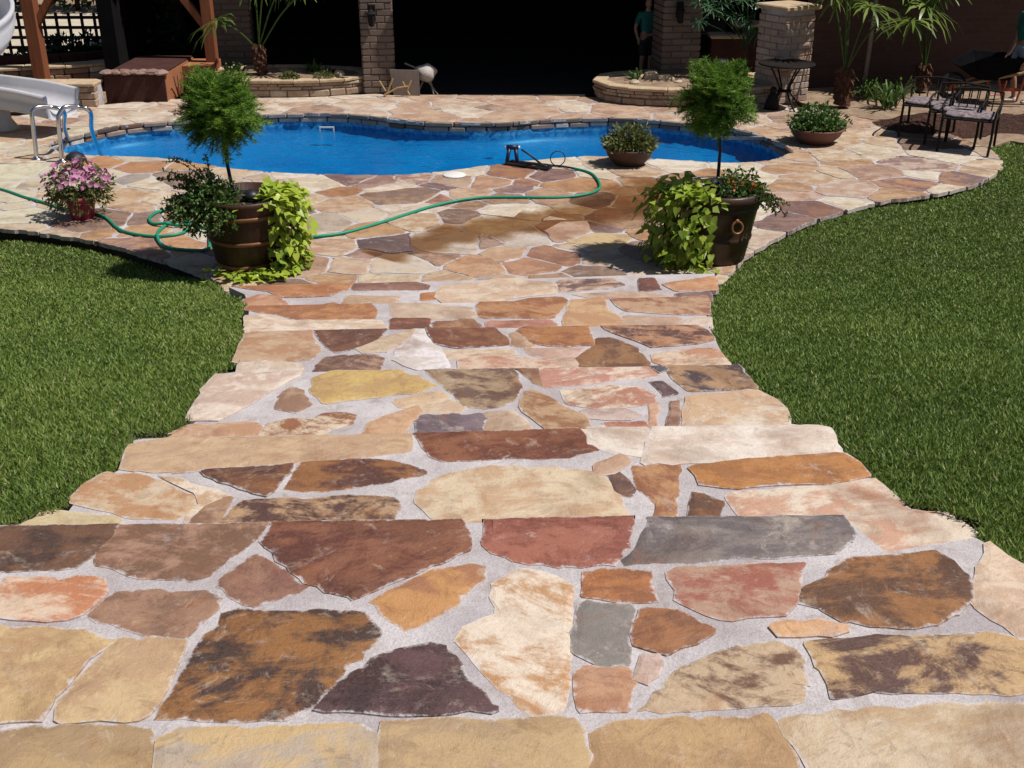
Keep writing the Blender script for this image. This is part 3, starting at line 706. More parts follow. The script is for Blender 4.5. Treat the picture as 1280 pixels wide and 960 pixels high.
stone_course(pf, -.112, -.056, .24, .11, M['coping'], basin, 'coping_stone', out=.004, side=1, gap=.012)
pn = [(p.x, p.y) for p in pnear]
stone_course(pn, -.10, -.006, .3, .11, M['coping'], basin, 'coping_stone', out=.004, side=1, gap=.012)
# wall skimmer, set in the far pool wall
sk = P(408,146,0); b_ = MB()
for c, d in (((0,0,.035),(.17,.02,.014)), ((-.078,0,-.03),(.014,.02,.12)), ((.078,0,-.03),(.014,.02,.12))): b_.box(Vector((sk.x, sk.y-.03, -.15)) + Vector(c), d)
skm = b_.build('skimmer_frame', M['white'], basin)

# ---------------------------------------------------------------- lawn, ground
YN = [P(640, NOSE[k][len(NOSE[k])//2][1] if k > 1 else 650, Z[k-1]).y for k in range(1,7)]
def lawn_z(x, y, raised=True):
    zz = np.interp(y, YN + [YN[-1]+.8], [Z[k]-.03 for k in range(1,7)] + [-.10]); zz = np.where(y < YN[0], np.interp(y, [-3, YN[0]-.8, YN[0]], [Z[0]-.05, Z[0]-.05, Z[1]-.03]), zz)
    zz = zz + np.where((x > 0) & (y > YN[-1]), .05, 0)*np.clip((y-YN[-1])/.8, 0, 1)
    if raised: zz = zz + .095*np.interp(y, [YN[0]-1.0, YN[0]-.4, YN[-1]-.1, YN[-1]+.7], [0,1,1,0])
    far = np.clip((np.abs(x)-1.6)/1.5, 0, 1)
    return zz + .012*np.sin(x*2.1+y)*far
gx = np.arange(-13, 13.01, .1); gy = np.arange(-3, 13.6, .1)
X, Y = np.meshgrid(gx, gy); P2 = np.stack([X.ravel(), Y.ravel()], 1); zz = lawn_z(P2[:,0], P2[:,1]); ins = np.zeros(len(P2), bool)
for f_ in FOOT: ins |= inpoly(P2, f_)
zz[ins] = lawn_z(P2[ins,0], P2[ins,1], False) - .06
nx, ny = len(gx), len(gy)
I = (np.arange(ny-1)[:,None]*nx + np.arange(nx-1)[None]).ravel(); Fq = np.stack([I, I+1, I+1+nx, I+nx], 1)
cen = P2[Fq].mean(1); keep = ~inpoly(cen, outer); Fq = Fq[keep]
lawn = tag(npmesh('lawn', np.c_[P2, zz], Fq, M['turf'], smooth=True), kind='structure')
def blades(name, x0, x1, y0, y1, dens, label):
    pts = rng.uniform((x0,y0), (x1,y1), (int((x1-x0)*(y1-y0)*dens), 2))
    d = np.hypot(pts[:,0], pts[:,1]); pr = np.clip((4.2/d)**1.5, .12, 1); pts = pts[rng.random(len(pts)) < pr]
    z = lawn_z(pts[:,0], pts[:,1])
    vy = (pts[:,1]*ct - (z-CAMZ)*st); u = pts[:,0]/vy; v = -(pts[:,1]*st + (z-CAMZ)*ct)/vy
    ok = (np.abs(u) < .50) & (v < .40) & (v > -.40) & ~inpoly(pts, outer)
    for f in FOOT: ok &= ~inpoly(pts, f)
    ok &= ~inpoly(pts, bedpoly)
    pts, z = pts[ok], z[ok]; n = len(pts); d = np.hypot(pts[:,0], pts[:,1])
    sc = np.clip(d/4.2, 1, 2.6); patch = .5+.5*np.sin(pts[:,0]*3.1+2*np.sin(pts[:,1]*2.3))*np.sin(pts[:,1]*3.7+1.5*np.sin(pts[:,0]*1.9))
    h = rng.uniform(.009, .024, n)*(.85+.3*patch); w = rng.uniform(.0020, .0034, n)*sc**.9
    a = rng.uniform(0, 2*np.pi, n); le = rng.uniform(.2, 1.3, n)*h; la = rng.uniform(0, 2*np.pi, n)
    b = np.c_[pts, z]; s = np.c_[np.cos(a)*w, np.sin(a)*w, np.zeros(n)]; t = np.c_[np.cos(la)*le, np.sin(la)*le, h]
    Vv = np.stack([b-s, b+s, b+t*.55+s*.75, b+t, b+t*.55-s*.75], 1).reshape(-1,3)
    Vv[:,2] += 0; k = np.arange(n)*5
    Ft = np.stack([k,k+1,k+2, k,k+2,k+4, k+4,k+2,k+3], 1).reshape(-1,3)
    big = np.sin(pts[:,0]*1.3+.8*np.sin(pts[:,1]*1.1))*np.sin(pts[:,1]*.9+1.2*np.sin(pts[:,0]*.7)); tint = np.clip(rng.normal(.42, .2, n) + .25*(patch-.5) + .14*big, 0, .85); tint[rng.random(n) < .03+.06*np.clip(big+patch-.9,0,1)] = .97
    return tag(npmesh(name, Vv, Ft, M['grass'], attrs={'tint': np.repeat(tint, 5)}), label, 'grass', kind='stuff')
bedpoly = [(P(x,y,-.05).x, P(x,y,-.05).y) for x, y in [(1010,112),(1040,140),(1130,157),(1180,167),(1215,180),(1236,186),(1262,178),(1300,182),(1500,190),(1500,100)]]
blades('grass', -5.5, -.9, 2.2, 9.6, 22000, 'short mown green grass on the lawn left of the stone steps')
blades('grass', .9, 7.5, 2.2, 13.0, 22000, 'short mown green grass on the lawn right of the stone steps')
mesh('ground', [(-200,-200,-.9),(200,-200,-.9),(200,200,-.9),(-200,200,-.9)], [(0,1,2,3)], M['dirt'])['kind'] = 'structure'
yard = mesh('yard', [(-60,13.45,-.13),(60,13.45,-.13),(60,90,-.13),(-60,90,-.13)], [(0,1,2,3)], M['dirt']); yard['kind'] = 'structure'
# planting bed on the right, with a mulch mound
md = P(1165,172,0)
bp_ = [(p.x,p.y) for p in smoothline([(x,y,0) for x,y in bedpoly], 3, True)]
bp_ = bp_ if area(bp_) > 0 else bp_[::-1]
mesh('planting_bed', [(x,y,-.035) for x,y in bp_] + [(x,y,-.14) for x,y in bp_], [tuple(range(len(bp_)))] + [(len(bp_)+i, len(bp_)+(i+1)%len(bp_), (i+1)%len(bp_), i) for i in range(len(bp_))], M['dirt'])['kind'] = 'structure'
def mound(c, rx, ry, h, mat, name, label, cat, seedv=0):
    n_, m_ = 28, 9; vs = []; fs = []
    for i in range(m_):
        r = i/(m_-1)
        for j in range(n_):
            a = 2*math.pi*j/n_; k = 1 + .12*math.sin(3*a+seedv) + .07*math.sin(7*a+seedv*2)
            vs.append((c[0]+rx*r*k*math.cos(a), c[1]+ry*r*k*math.sin(a), c[2] + h*(math.cos(r*math.pi)*.5+.5) + random.uniform(-.012,.012)))
    fs = [(i*n_+j, i*n_+(j+1)%n_, (i+1)*n_+(j+1)%n_, (i+1)*n_+j)[::-1] for i in range(m_-1) for j in range(n_)]
    return tag(mesh(name, vs, fs, mat, smooth=True), label, cat)
mound((md.x+.15, md.y+.55, -.03), .85, .5, .17, M['mulch'], 'mulch_mound', 'low mound of red brown bark mulch behind the iron chairs', 'mulch', 1)
mound((md.x+1.5, md.y+.75, -.03), .8, .6, .12, M['mulch'], 'mulch_mound', 'flat spread of brown mulch at the lawn edge near the wheelbarrow', 'mulch', 4)

# ---------------------------------------------------------------- house, porch, pillar
house = empty('house', (2,16,0), 'shaded brown brick house with a deep covered porch coloured near black for shade', 'house')
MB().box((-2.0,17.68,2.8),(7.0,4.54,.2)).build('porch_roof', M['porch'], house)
MB().box((-.25,15.03,2.803),(3.5,.76,.2)).build('porch_roof', M['porch'], house)  # unseen roof bay, stepped back at left so shade misses the post
MB().box((1.65,14.42,2.8),(4.1,.44,.2)).build('roof_edge', M['porch'], house)  # unseen roof strip, cut so its shade stops short of the oval bed
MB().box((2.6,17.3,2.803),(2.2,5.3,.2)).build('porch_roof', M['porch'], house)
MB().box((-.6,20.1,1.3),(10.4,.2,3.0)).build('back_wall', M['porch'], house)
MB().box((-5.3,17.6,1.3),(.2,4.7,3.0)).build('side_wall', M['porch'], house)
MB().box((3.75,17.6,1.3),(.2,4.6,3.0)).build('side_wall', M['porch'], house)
mesh('porch_floor', [(-1.95,14.37,-.02),(1.2,14.37,-.02),(3.6,14.9,-.02),(3.6,20,-.02),(-5.2,20,-.02),(-5.2,15.3,-.02),(-1.95,15.3,-.02)], [tuple(range(7))], M['shadefloor'], house)
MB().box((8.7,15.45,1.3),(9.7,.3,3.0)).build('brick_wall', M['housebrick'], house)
MB().box((8.7,16.2,2.86),(9.8,3.4,.16)).build('eave', M['porch'], house)
def brick_mesh(l, w, h):
    b = MB().box((0,0,0),(l,w,h), bev=.005); me = bpy.data.meshes.new('brick'); me.from_pydata([tuple(v) for v in b.v], [], b.f); return me
def brick_shaft(parent, c, w, h, mat, rz, ch=.078, z0=0.0, nb=2):
    """square shaft, bricks laid one by one round a mortar core"""
    MB().box((c[0],c[1],z0+h/2),(w-.03,w-.03,h), rz).build('mortar_core', M['mortar'] if mat is M['brick'] else M['canvas'], parent)
    L = w/nb; me = brick_mesh(L-.012, .09, ch-.012); me.materials.append(mat); m2 = brick_mesh(L/2-.012, .09, ch-.012); m2.materials.append(mat)
    rot = Matrix.Rotation(rz, 4, 'Z')
    for r in range(int(h/ch)):
        for s in range(4):
            q = Matrix.Rotation(s*math.pi/2, 4, 'Z')
            xs_ = [(-w/2+L*(i+.5), me) for i in range(nb)] if (r+s) % 2 == 0 else [(-w/2+L/4, m2)] + [(-w/2+L*(i+1), me) for i in range(nb-1)] + [(w/2-L/4, m2)]
            for x, m in xs_:
                o = bpy.data.objects.new('brick', m); lo = Vector((x, -w/2+.045+random.uniform(-.003,.003)-.004*(s%2), z0+ch*(r+.5)))
                o.matrix_basis = Matrix.Translation((c[0],c[1],0)) @ rot @ q @ Matrix.Translation(lo); link(o, parent)
def lantern(parent, c):
    MB().box((c[0],c[1]-.02,c[2]),(.09,.03,.2), bev=.008).tube([(c[0],c[1]-.03,c[2]+.06),(c[0],c[1]-.10,c[2]+.10),(c[0],c[1]-.11,c[2]+.03)], .01, 6).lathe([(0,.06),(.06,0),(.045,-.01),(.035,-.14),(.0,-.16)], (c[0],c[1]-.11,c[2]), 6).build('wall_lantern', M['iron'], parent)
for nm, cx, cy, w, lab in (('porch_column', -1.70, 14.62, .40, 0), ('porch_column', 2.12, 14.98, .50, 1), ('porch_column', -3.80, 15.95, .48, 2)):
    lb = ['brown brick porch column beside the folded canvas chair', 'brown brick porch column rising behind the rocky raised bed', 'dim brick porch column behind the palm in the raised bed'][lab]
    col = empty(nm, (cx,cy,0), lb, 'column', 'brick porch columns')
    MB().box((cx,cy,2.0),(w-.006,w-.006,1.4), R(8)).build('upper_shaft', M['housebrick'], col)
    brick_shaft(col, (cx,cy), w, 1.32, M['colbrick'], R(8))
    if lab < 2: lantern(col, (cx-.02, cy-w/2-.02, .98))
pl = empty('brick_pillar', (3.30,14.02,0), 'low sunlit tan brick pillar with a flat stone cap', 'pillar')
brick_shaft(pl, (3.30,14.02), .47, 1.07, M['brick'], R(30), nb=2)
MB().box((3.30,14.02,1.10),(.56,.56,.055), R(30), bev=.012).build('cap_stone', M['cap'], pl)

# ---------------------------------------------------------------- raised beds and stone walls
def ellipse(cx, cy, rx, ry, a0=0, a1=360, n=60, p=2.0):
    out = []
    for i in range(n+1):
        a = R(a0 + (a1-a0)*i/n); c, s_ = math.cos(a), math.sin(a)
        out.append((cx + rx*math.copysign(abs(c)**(2/p), c), cy + ry*math.copysign(abs(s_)**(2/p), s_)))
    return out
def raised_bed(name, label, cx, cy, rx, ry, h, p=2.3):
    o = empty(name, (cx,cy,0), label, 'planting bed')
    e = ellipse(cx, cy, rx-.06, ry-.06, p=p)[:-1]
    e2 = ellipse(cx, cy, rx-.02, ry-.02, 0, 360, 70, p)
    MB().add([(x,y,-.05) for x,y in e] + [(x,y,h-.05) for x,y in e], [tuple(range(len(e),2*len(e)))] + [(i,(i+1)%len(e),len(e)+(i+1)%len(e),len(e)+i) for i in range(len(e))]).build('wall_core', M['mortar'], o)
    n_ = 22; vs = []; fs = []
    for r in range(8):
        for j in range(40):
            a = 2*math.pi*j/40; c, s_ = math.cos(a), math.sin(a); k = r/7
            vs.append((cx+(rx-.1)*k*math.copysign(abs(c)**(2/p),c), cy+(ry-.1)*k*math.copysign(abs(s_)**(2/p),s_), h-.03+.05*(1-k*k)+random.uniform(-.008,.012)))
    fs = [(i*40+j, (i+1)*40+j, (i+1)*40+(j+1)%40, i*40+(j+1)%40) for i in range(7) for j in range(40)]
    mesh('soil_top', vs, fs, M['dirt'], o, True)
    hs = [0, h*.42, h*.62, h-.042]
    for a, b in zip(hs[:-1], hs[1:]): stone_course(e2, a+.003, b-.003, random.choice((.17,.22,.28)), .1, M['block'], o, 'wall_stone', side=-1, gap=.01, vary=.6, jz=.006)
    stone_course(e2, h-.038, h, .34, .17, M['cap'], o, 'cap_stone', out=.03, side=-1, gap=.006, jz=.003)
    return o
raised_bed('raised_bed', 'oval stone raised bed holding a palm, beside the brown box wall', -2.95, 14.72, 1.17, .60, .21)
raised_bed('raised_bed', 'curved stone raised bed with small rocks in front of the porch column', 2.18, 14.25, 1.18, .74, .21)
def rock(parent, c, s, mat, name='rock'):
    bm = bmesh.new(); bmesh.ops.create_icosphere(bm, subdivisions=2, radius=1)
    ph = [random.uniform(0,6) for _ in range(6)]
    for v in bm.verts:
        k = 1 + .18*math.sin(3*v.co.x+ph[0])*math.sin(3*v.co.y+ph[1]) + .14*math.sin(5*v.co.z+ph[2]) + random.uniform(-.06,.06)
        v.co = Vector((v.co.x*s[0]*k, v.co.y*s[1]*k, max(v.co.z,-.5)*s[2]*k))
    me = bpy.data.meshes.new(name); bm.to_mesh(me); bm.free(); me.materials.append(mat)
    o = bpy.data.objects.new(name, me); o.location = c; o.rotation_euler.z = random.uniform(0,6); return link(o, parent)
for i,(px,py,sz,lb) in enumerate(((803,98,.06,'tan rock among succulents in the curved raised bed'),(815,100,.075,'pale upright rock in the curved raised bed'),(793,104,.05,'dark brown rock at the front of the curved raised bed'),(838,102,.06,'buff flat rock in the curved raised bed below the column'),(848,105,.05,'small grey rock in the curved raised bed'),(356,92,.09,'flat brown rock in the oval raised bed right of the palm'),(425,95,.08,'rust flat rock at the right end of the oval raised bed'))):
    p_ = P(px,py,.2); tag(rock(None, (p_.x,p_.y,.21), (sz*1.3,sz,sz*(1.6 if i==1 else .8)), M['cap'] if i in (0,1,3) else M['block']), lb, 'rock')
# low block wall, box wall and seat wall at the left of the pool
lw = empty('low_wall', (-6.2,13.65,0), 'low wall of pale stacked stone blocks beside the slide', 'wall')
MB().box((-6.25,13.7,.1),(2.56,.24,.28)).build('wall_core', M['mortar'], lw)
ln = [(-7.55,13.56),(-4.96,13.56)]
for a, b in ((0,.085),(.09,.165),(.17,.235)): stone_course(ln, a, b, .26, .1, M['block'], lw, 'wall_stone', side=-1, gap=.01, out=.0)
stone_course(ln, .24, .275, .4, .34, M['cap'], lw, 'cap_stone', side=-1, out=.03)
bxw = empty('box_wall', (-4.6,14.4,0), 'square brown retaining box with a sunlit rust side and ragged stone cap', 'wall')
MB().box((-4.57,14.55,.15),(.72,1.36,.34)).build('stucco_side', M['adobe'], bxw)
MB().box((-4.575,13.86,.145),(.735,.03,.33)).build('front_face', M['darkface'], bxw)  # front panel coloured darker than the rust sides
for i_ in range(7): rock(bxw, (-4.91+i_*.11,13.90+random.uniform(-.02,.02),.345), (.078,.11,.036), M['capdark'], 'cap_stone')
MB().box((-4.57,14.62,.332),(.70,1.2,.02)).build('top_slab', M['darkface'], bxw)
MB().box((-4.03,14.95,.16),(.35,.6,.28)).build('stucco_side', M['adobe'], bxw)
sw = empty('seat_wall', (-5.9,15.5,0), 'curved brown stone seat wall in shade behind the low block wall', 'wall')
cv = [(p.x,p.y) for p in smoothline([(-7.9,14.9,0),(-6.9,15.05,0),(-6.0,15.3,0),(-5.25,15.75,0)], 8)]
for a, b in ((0,.08),(.085,.16)): stone_course(cv, a, b, .26, .12, M['coping'], sw, 'wall_stone', side=-1, gap=.01)
stone_course(cv, .165, .20, .42, .3, M['cap'], sw, 'cap_stone', side=-1, out=.03)
stone_course([(x-.1,y+.45) for x,y in cv], 0, .28, .5, .12, M['darkface'], sw, 'back_stone', side=-1)

# ---------------------------------------------------------------- fence, yard, pergola
fn = empty('lattice_fence', (-6.8,17.5,0), 'dark red lattice rail fence with pale gravel showing through', 'fence')
for zc in (.55,.405,.26,.115,-.02): MB().box((-7.75,17.5,zc),(4.3,.035,.045), bev=.006).build('rail', M['fence'], fn)
pm = None
for i in range(23):
    x = -9.85 + i*.19
    if pm is None: o = MB().box((0,0,.27),(.042,.03,.70), bev=.005).build('picket', M['fence'], None); pm = o.data; C.objects.unlink(o); o.location = (x,17.47,0); link(o, fn)
    else: o = bpy.data.objects.new('picket', pm); o.location = (x,17.47,0); link(o, fn)
mesh('gravel_yard', [(-16,17.2,-.122),(-5.0,17.2,-.122),(-4.6,23.9,-.122),(-16,23.9,-.122)], [(0,1,2,3)], M['gravel'])['kind'] = 'structure'
pg = empty('pergola', (-5.2,15.4,0), 'red cedar pergola posts with angled knee braces by the slide', 'pergola')
for (x, y, w, sgn) in ((-6.22,15.15,.17,1),(-3.90,15.0,.14,-1)):
    pt = MB().box((x,y,1.15),(w,w,2.34), bev=.01).build('post', M['redwood'], pg)
    MB().box((x+sgn*.24,y,1.02),(.09,.09,.86), 0, 0, sgn*R(35), bev=.008).build('brace', M['redwood'], pg)
    if sgn > 0: MB().box((x-.24,y,1.3),(.09,.09,.7), 0, 0, -R(35), bev=.008).build('brace', M['redwood'], pg)
MB().box((-5.15,15.55,2.42),(3.6,.14,.2), R(20), bev=.01).build('beam', M['redwood'], pg)

# ---------------------------------------------------------------- foliage generators
def unit(a): return a/np.maximum(1e-9, np.linalg.norm(a, axis=1, keepdims=True))
def leafcloud(name, pts, dirs, ln, wd, mat, parent=None, tint=None, jitter=.7, droop=0.):
    n = len(pts); d = unit(dirs + rng.normal(0, jitter, (n,3))); d[:,2] -= droop; d = unit(d)
    s = unit(np.cross(d, rng.normal(0,1,(n,3)))); nn = np.cross(s, d)
    L = (ln*rng.uniform(.65,1.3,n))[:,None]; Wd = (wd*rng.uniform(.65,1.3,n))[:,None]
    Vv = np.stack([pts, pts+d*L*.5+s*Wd*.5+nn*Wd*.12, pts+d*L, pts+d*L*.5-s*Wd*.5+nn*Wd*.12], 1).reshape(-1,3)
    k = np.arange(n)*4; t = rng.random(n)*.85 if tint is None else tint
    o = npmesh(name, Vv, np.stack([k,k+1,k+2,k+3],1), mat, parent, {'tint': np.repeat(t,4)}); o['kind'] = 'stuff'; return o
def dome(n, c, r, low=0., shell=.5):
    v = unit(rng.normal(0,1,(n,3))); v[:,2] = np.where(v[:,2] < low, -v[:,2]*.6+low, v[:,2])
    k = (rng.random(n)**.33)*(1-shell) + shell; lump = 1 + .16*np.sin(v[:,0]*5+c[0]*7)*np.sin(v[:,1]*6+c[1]*5) + .1*np.sin(v[:,2]*9)
    return np.array(c) + v*np.array(r)*(k*lump)[:,None], v
def bush(name, label, cat, c, r, n, ln, wd, mat, group=None, low=-.1, stems=6):
    o = empty(name, c, label, cat, group)
    p_, v_ = dome(n, (c[0],c[1],c[2]+r[2]*.35), r, low, .35); leafcloud('foliage', p_, v_, ln, wd, mat, o)
    b = MB()
    for i in range(stems):
        a = random.uniform(0,6.28); b.tube([c, Vector(c)+Vector((math.cos(a)*r[0]*.3, math.sin(a)*r[1]*.3, r[2]*.5)), Vector(c)+Vector((math.cos(a)*r[0]*.7, math.sin(a)*r[1]*.7, r[2]*.95))], [.012,.009,.004], 5)
    b.build('stem', M['bark'], o); return o
def fern_ball(parent, c, r, nf=260, name='fern_foliage'):
    Vs = []; Ts = []; cc = np.array(c)
    for i in range(nf):
        d = unit(rng.normal(0,1,(1,3)))[0]
        if d[2] < -.95: d[2] *= -.5
        d /= np.linalg.norm(d); L = r*rng.uniform(.8,1.2)*(1+.16*math.sin(d[0]*4+d[2]*5)); side = np.cross(d, [0,0,1.]); side /= max(1e-6, np.linalg.norm(side))
        tcol = rng.uniform(.05,.9)
        m = 26; t = np.linspace(.3, 1, m)
        sp = cc + d*(t*L)[:,None]; sp[:,2] -= .025*L*t**3*(1.2-d[2]) ; sp += rng.normal(0,.004,sp.shape)
        for sg in (-1,1):
            for q in range(2):
                nd = unit(side*sg*rng.uniform(.5,1.2,(m,1)) + d*rng.uniform(.3,.9,(m,1)) + rng.normal(0,.45,(m,3)))
                nl = rng.uniform(.022,.05,(m,1)); w = unit(np.cross(nd, rng.normal(0,1,(m,3))))*.0024
                Vs.append(np.stack([sp-w, sp+w, sp+nd*nl], 1).reshape(-1,3)); Ts.append(np.repeat(np.clip(tcol+rng.normal(0,.15,m),0,1),3))
    Vv = np.concatenate(Vs); k = np.arange(len(Vv)).reshape(-1,3)
    o = npmesh(name, Vv, k, M['fern'], parent, {'tint': np.concatenate(Ts)}); o['kind'] = 'stuff'
    return o
# heart shaped vine leaf, three shapes shared by all leaves
vleaf = []
for q in range(3):
    w = (.52,.44,.6)[q]; vs = [(0,0,0),(-.12,.22,.03),(.05,w*.95,.06),(.38,w*.72,.05),(.62,w*.42,.02),(1,0,-.10),(.62,-w*.42,.02),(.38,-w*.72,.05),(.05,-w*.95,.06),(-.12,-.22,.03),(.4,0,-.03)]
    me = bpy.data.meshes.new('leaf'); me.from_pydata(vs, [], [(10,0,1),(10,1,2),(10,2,3),(10,3,4),(10,4,5),(10,5,6),(10,6,7),(10,7,8),(10,8,9),(10,9,0)]); me.materials.append(M['vine'])
    me.polygons.foreach_set('use_smooth', [True]*10); vleaf.append(me)
def vine_leaf(parent, p, nrm, tip, s, yel):
    z = Vector(nrm).normalized(); x = (Vector(tip) - z*Vector(tip).dot(z)).normalized(); y = z.cross(x)
    o = bpy.data.objects.new('leaf', random.choice(vleaf)); m = Matrix((x,y,z)).transposed().to_4x4(); m.translation = p
    o.matrix_basis = m @ Matrix.Diagonal((s,s,s,1)); o['yellow'] = yel; return link(o, parent)
def vine_bulk(parent, L):                    # the leaves behind the outer ones
    Vs = []; T = []
    for p, nrm, tip, s_, y_ in L:
        z = Vector(nrm).normalized(); x = (Vector(tip) - z*Vector(tip).dot(z)).normalized(); y = z.cross(x); p = Vector(p); w = random.uniform(.42,.6)
        Vs += [tuple(p - x*.1*s_), tuple(p + (x*.25 + y*w)*s_ + z*.05*s_), tuple(p + x*s_ - z*.1*s_), tuple(p + (x*.25 - y*w)*s_ + z*.05*s_)]; T += [y_]*4
    k = np.arange(len(L))*4; npmesh('vine_foliage', np.array(Vs), np.stack([k,k+1,k+2,k+3],1), M['vinebulk'], parent, {'tint': np.array(T)})['kind'] = 'stuff'
def cascade(root, c, az, spread, rt, rb, h, n, bulge, yl, ground=0, gaz=None, gsp=60, top=0, toff=(0,0)):
    vn = bpy.data.objects.new('vine', None); vn.location = c; link(vn, root)
    b = MB()
    for i in range(9):
        a = R(az + random.uniform(-1,1)*spread*.9); e = random.uniform(.0, .5)*h; pts = []
        for k in range(7):
            t = k/6; z = h*.9 + .06*math.sin(min(1,t*3)*math.pi*.9) - (h*.9-e)*max(0,t-.25)/.75; r = rt*.6 + (rt*.5+bulge*.4)*min(1,t*3.2) ; pts.append((c[0]+r*math.cos(a), c[1]+r*math.sin(a), z))
        b.tube(pts, .004, 5)
    b.build('runner', M['shrub'] if False else M['bark'], vn)
    for i in range(n):
        a = R(az + max(-1.05, min(1.05, random.gauss(0,.5)))*spread); t = random.random()**.9; z = h*(1.04 - 1.0*t); z = max(z, .03)
        rp = rb + (rt-rb)*min(1, z/h); r = rp + .02 + bulge*random.random()*(1 if t > .08 else .3)
        o_ = Vector((math.cos(a), math.sin(a), 0)); p = Vector((c[0],c[1],0)) + o_*r + Vector((0,0,z))
        nrm = o_*random.uniform(.5,1) + Vector((random.gauss(0,.35), random.gauss(0,.35), random.uniform(.25,1)))
        vine_leaf(vn, p, nrm, o_*.5 + Vector((random.gauss(0,.5), random.gauss(0,.5), -1)), random.uniform(.048,.078), min(1,max(0,random.gauss(yl,.25))))
    for i in range(top):
        a = R(az + max(-1.2, min(1.2, random.gauss(0,.6)))*spread); r = rt*random.uniform(.35,1.08); z = h + .02 + .11*random.random()*(1.15-r/rt)
        p = Vector((c[0]+r*math.cos(a)+toff[0], c[1]+r*math.sin(a)+toff[1], z))
        vine_leaf(vn, p, (random.gauss(0,.4), random.gauss(-.2,.4), 1), (math.cos(a)+random.gauss(0,.6), math.sin(a)+random.gauss(0,.6), -.2), random.uniform(.05,.085), min(1,max(0,random.gauss(yl+.15,.2))))
    for i in range(ground):
        a = R(gaz + max(-1, min(1, random.gauss(0,.5)))*gsp); r = rb + .02 + abs(random.gauss(.06,.07)); z = .015 + .05*random.random()
        p = Vector((c[0]+r*math.cos(a), c[1]+r*math.sin(a), z))
        vine_leaf(vn, p, (random.gauss(0,.3), random.gauss(0,.3), 1), (math.cos(a)+random.gauss(0,.7), math.sin(a)+random.gauss(0,.7), -.1), random.uniform(.048,.078), min(1,max(0,random.gauss(.9,.15))))
    B = []
    for i in range(420):
        a = R(az + max(-1.05, min(1.05, random.gauss(0,.5)))*spread); t = random.random(); z = max(.03, h*(1.06-1.03*t)); rp = rb + (rt-rb)*min(1, z/h); r = rp*.97 + .015 + bulge*.8*random.random()*(1 if t > .08 else .3)
        o_ = Vector((math.cos(a), math.sin(a), 0)); p = Vector((c[0],c[1],0)) + o_*r + Vector((0,0,z))
        B.append((p, o_*random.uniform(.4,1) + Vector((random.gauss(0,.4), random.gauss(0,.4), random.uniform(.1,1))), o_*.4 + Vector((random.gauss(0,.6), random.gauss(0,.6), -1)), random.uniform(.04,.07), min(1,max(0,random.gauss(yl-.1,.28)))))
    for i in range(160 if top else 0):
        a = R(random.gauss(az, spread*.7)); r = rt*random.uniform(.2,1.1); p = Vector((c[0]+r*math.cos(a)+toff[0], c[1]+r*math.sin(a)+toff[1], h-.02+.11*random.random()*(1.15-r/rt)))
        B.append((p, (random.gauss(0,.5), random.gauss(-.2,.5), 1), (math.cos(a)+random.gauss(0,.7), math.sin(a)+random.gauss(0,.7), -.3), random.uniform(.04,.075), min(1,max(0,random.gauss(yl,.25)))))
    for i in range(ground*2):
        a = R(gaz + max(-1, min(1, random.gauss(0,.5)))*gsp); r = rb + .01 + abs(random.gauss(.05,.06)); p = Vector((c[0]+r*math.cos(a), c[1]+r*math.sin(a), .01+.035*random.random()))
        B.append((p, (random.gauss(0,.4), random.gauss(0,.4), 1), (math.cos(a)+random.gauss(0,.7), math.sin(a)+random.gauss(0,.7), -.1), random.uniform(.04,.07), min(1,max(0,random.gauss(.85,.2)))))
    vine_bulk(vn, B)
    return vn
def twigs(root, c, n, az, spread, ln, mat, up=1.0, name='twig_shrub'):
    b = MB(); L = []; D = []
    for i in range(n):
        a = R(random.gauss(az, spread)); l = random.uniform(.5,1.0)*ln; p = Vector(c); d = Vector((math.cos(a)*.75, math.sin(a)*.75, up*random.uniform(.5,1.3))).normalized(); pts = [p.copy()]
        for k in range(6):
            d = (d + Vector((math.cos(a)*.10, math.sin(a)*.10, -.16)) + Vector((random.gauss(0,.08),)*3)).normalized(); p = p + d*l/6; pts.append(p.copy())
            for q in range(9):
                L.append(p - d*random.random()*l/6); D.append(Vector((random.gauss(0,1), random.gauss(0,1), random.gauss(.2,1))).normalized())
        b.tube(pts, [.006,.005,.005,.004,.003,.003,.002], 4)
    sh = b.build(name, M['bark'], root)
    leafcloud('foliage', np.array([tuple(x) for x in L]), np.array([tuple(x) for x in D]), .03, .017, mat, sh, jitter=.3)
    return sh
def dome_light(c, s, label, stem=.08):
    o = empty('path_light', c, label, 'lamp', 'small garden lamps')
    MB().lathe([(.0,.055*s),(.03*s,.05*s),(.06*s,.03*s),(.075*s,0),(.07*s,-.008*s),(0,-.008*s)][::-1], (c[0],c[1],c[2]+stem), 20).build('lamp_cap', M['black'], o, True)
    MB().tube([(c[0],c[1],c[2]),(c[0],c[1],c[2]+stem)], .03*s, 12).build('lamp_stem', M['stake'], o, True); return o

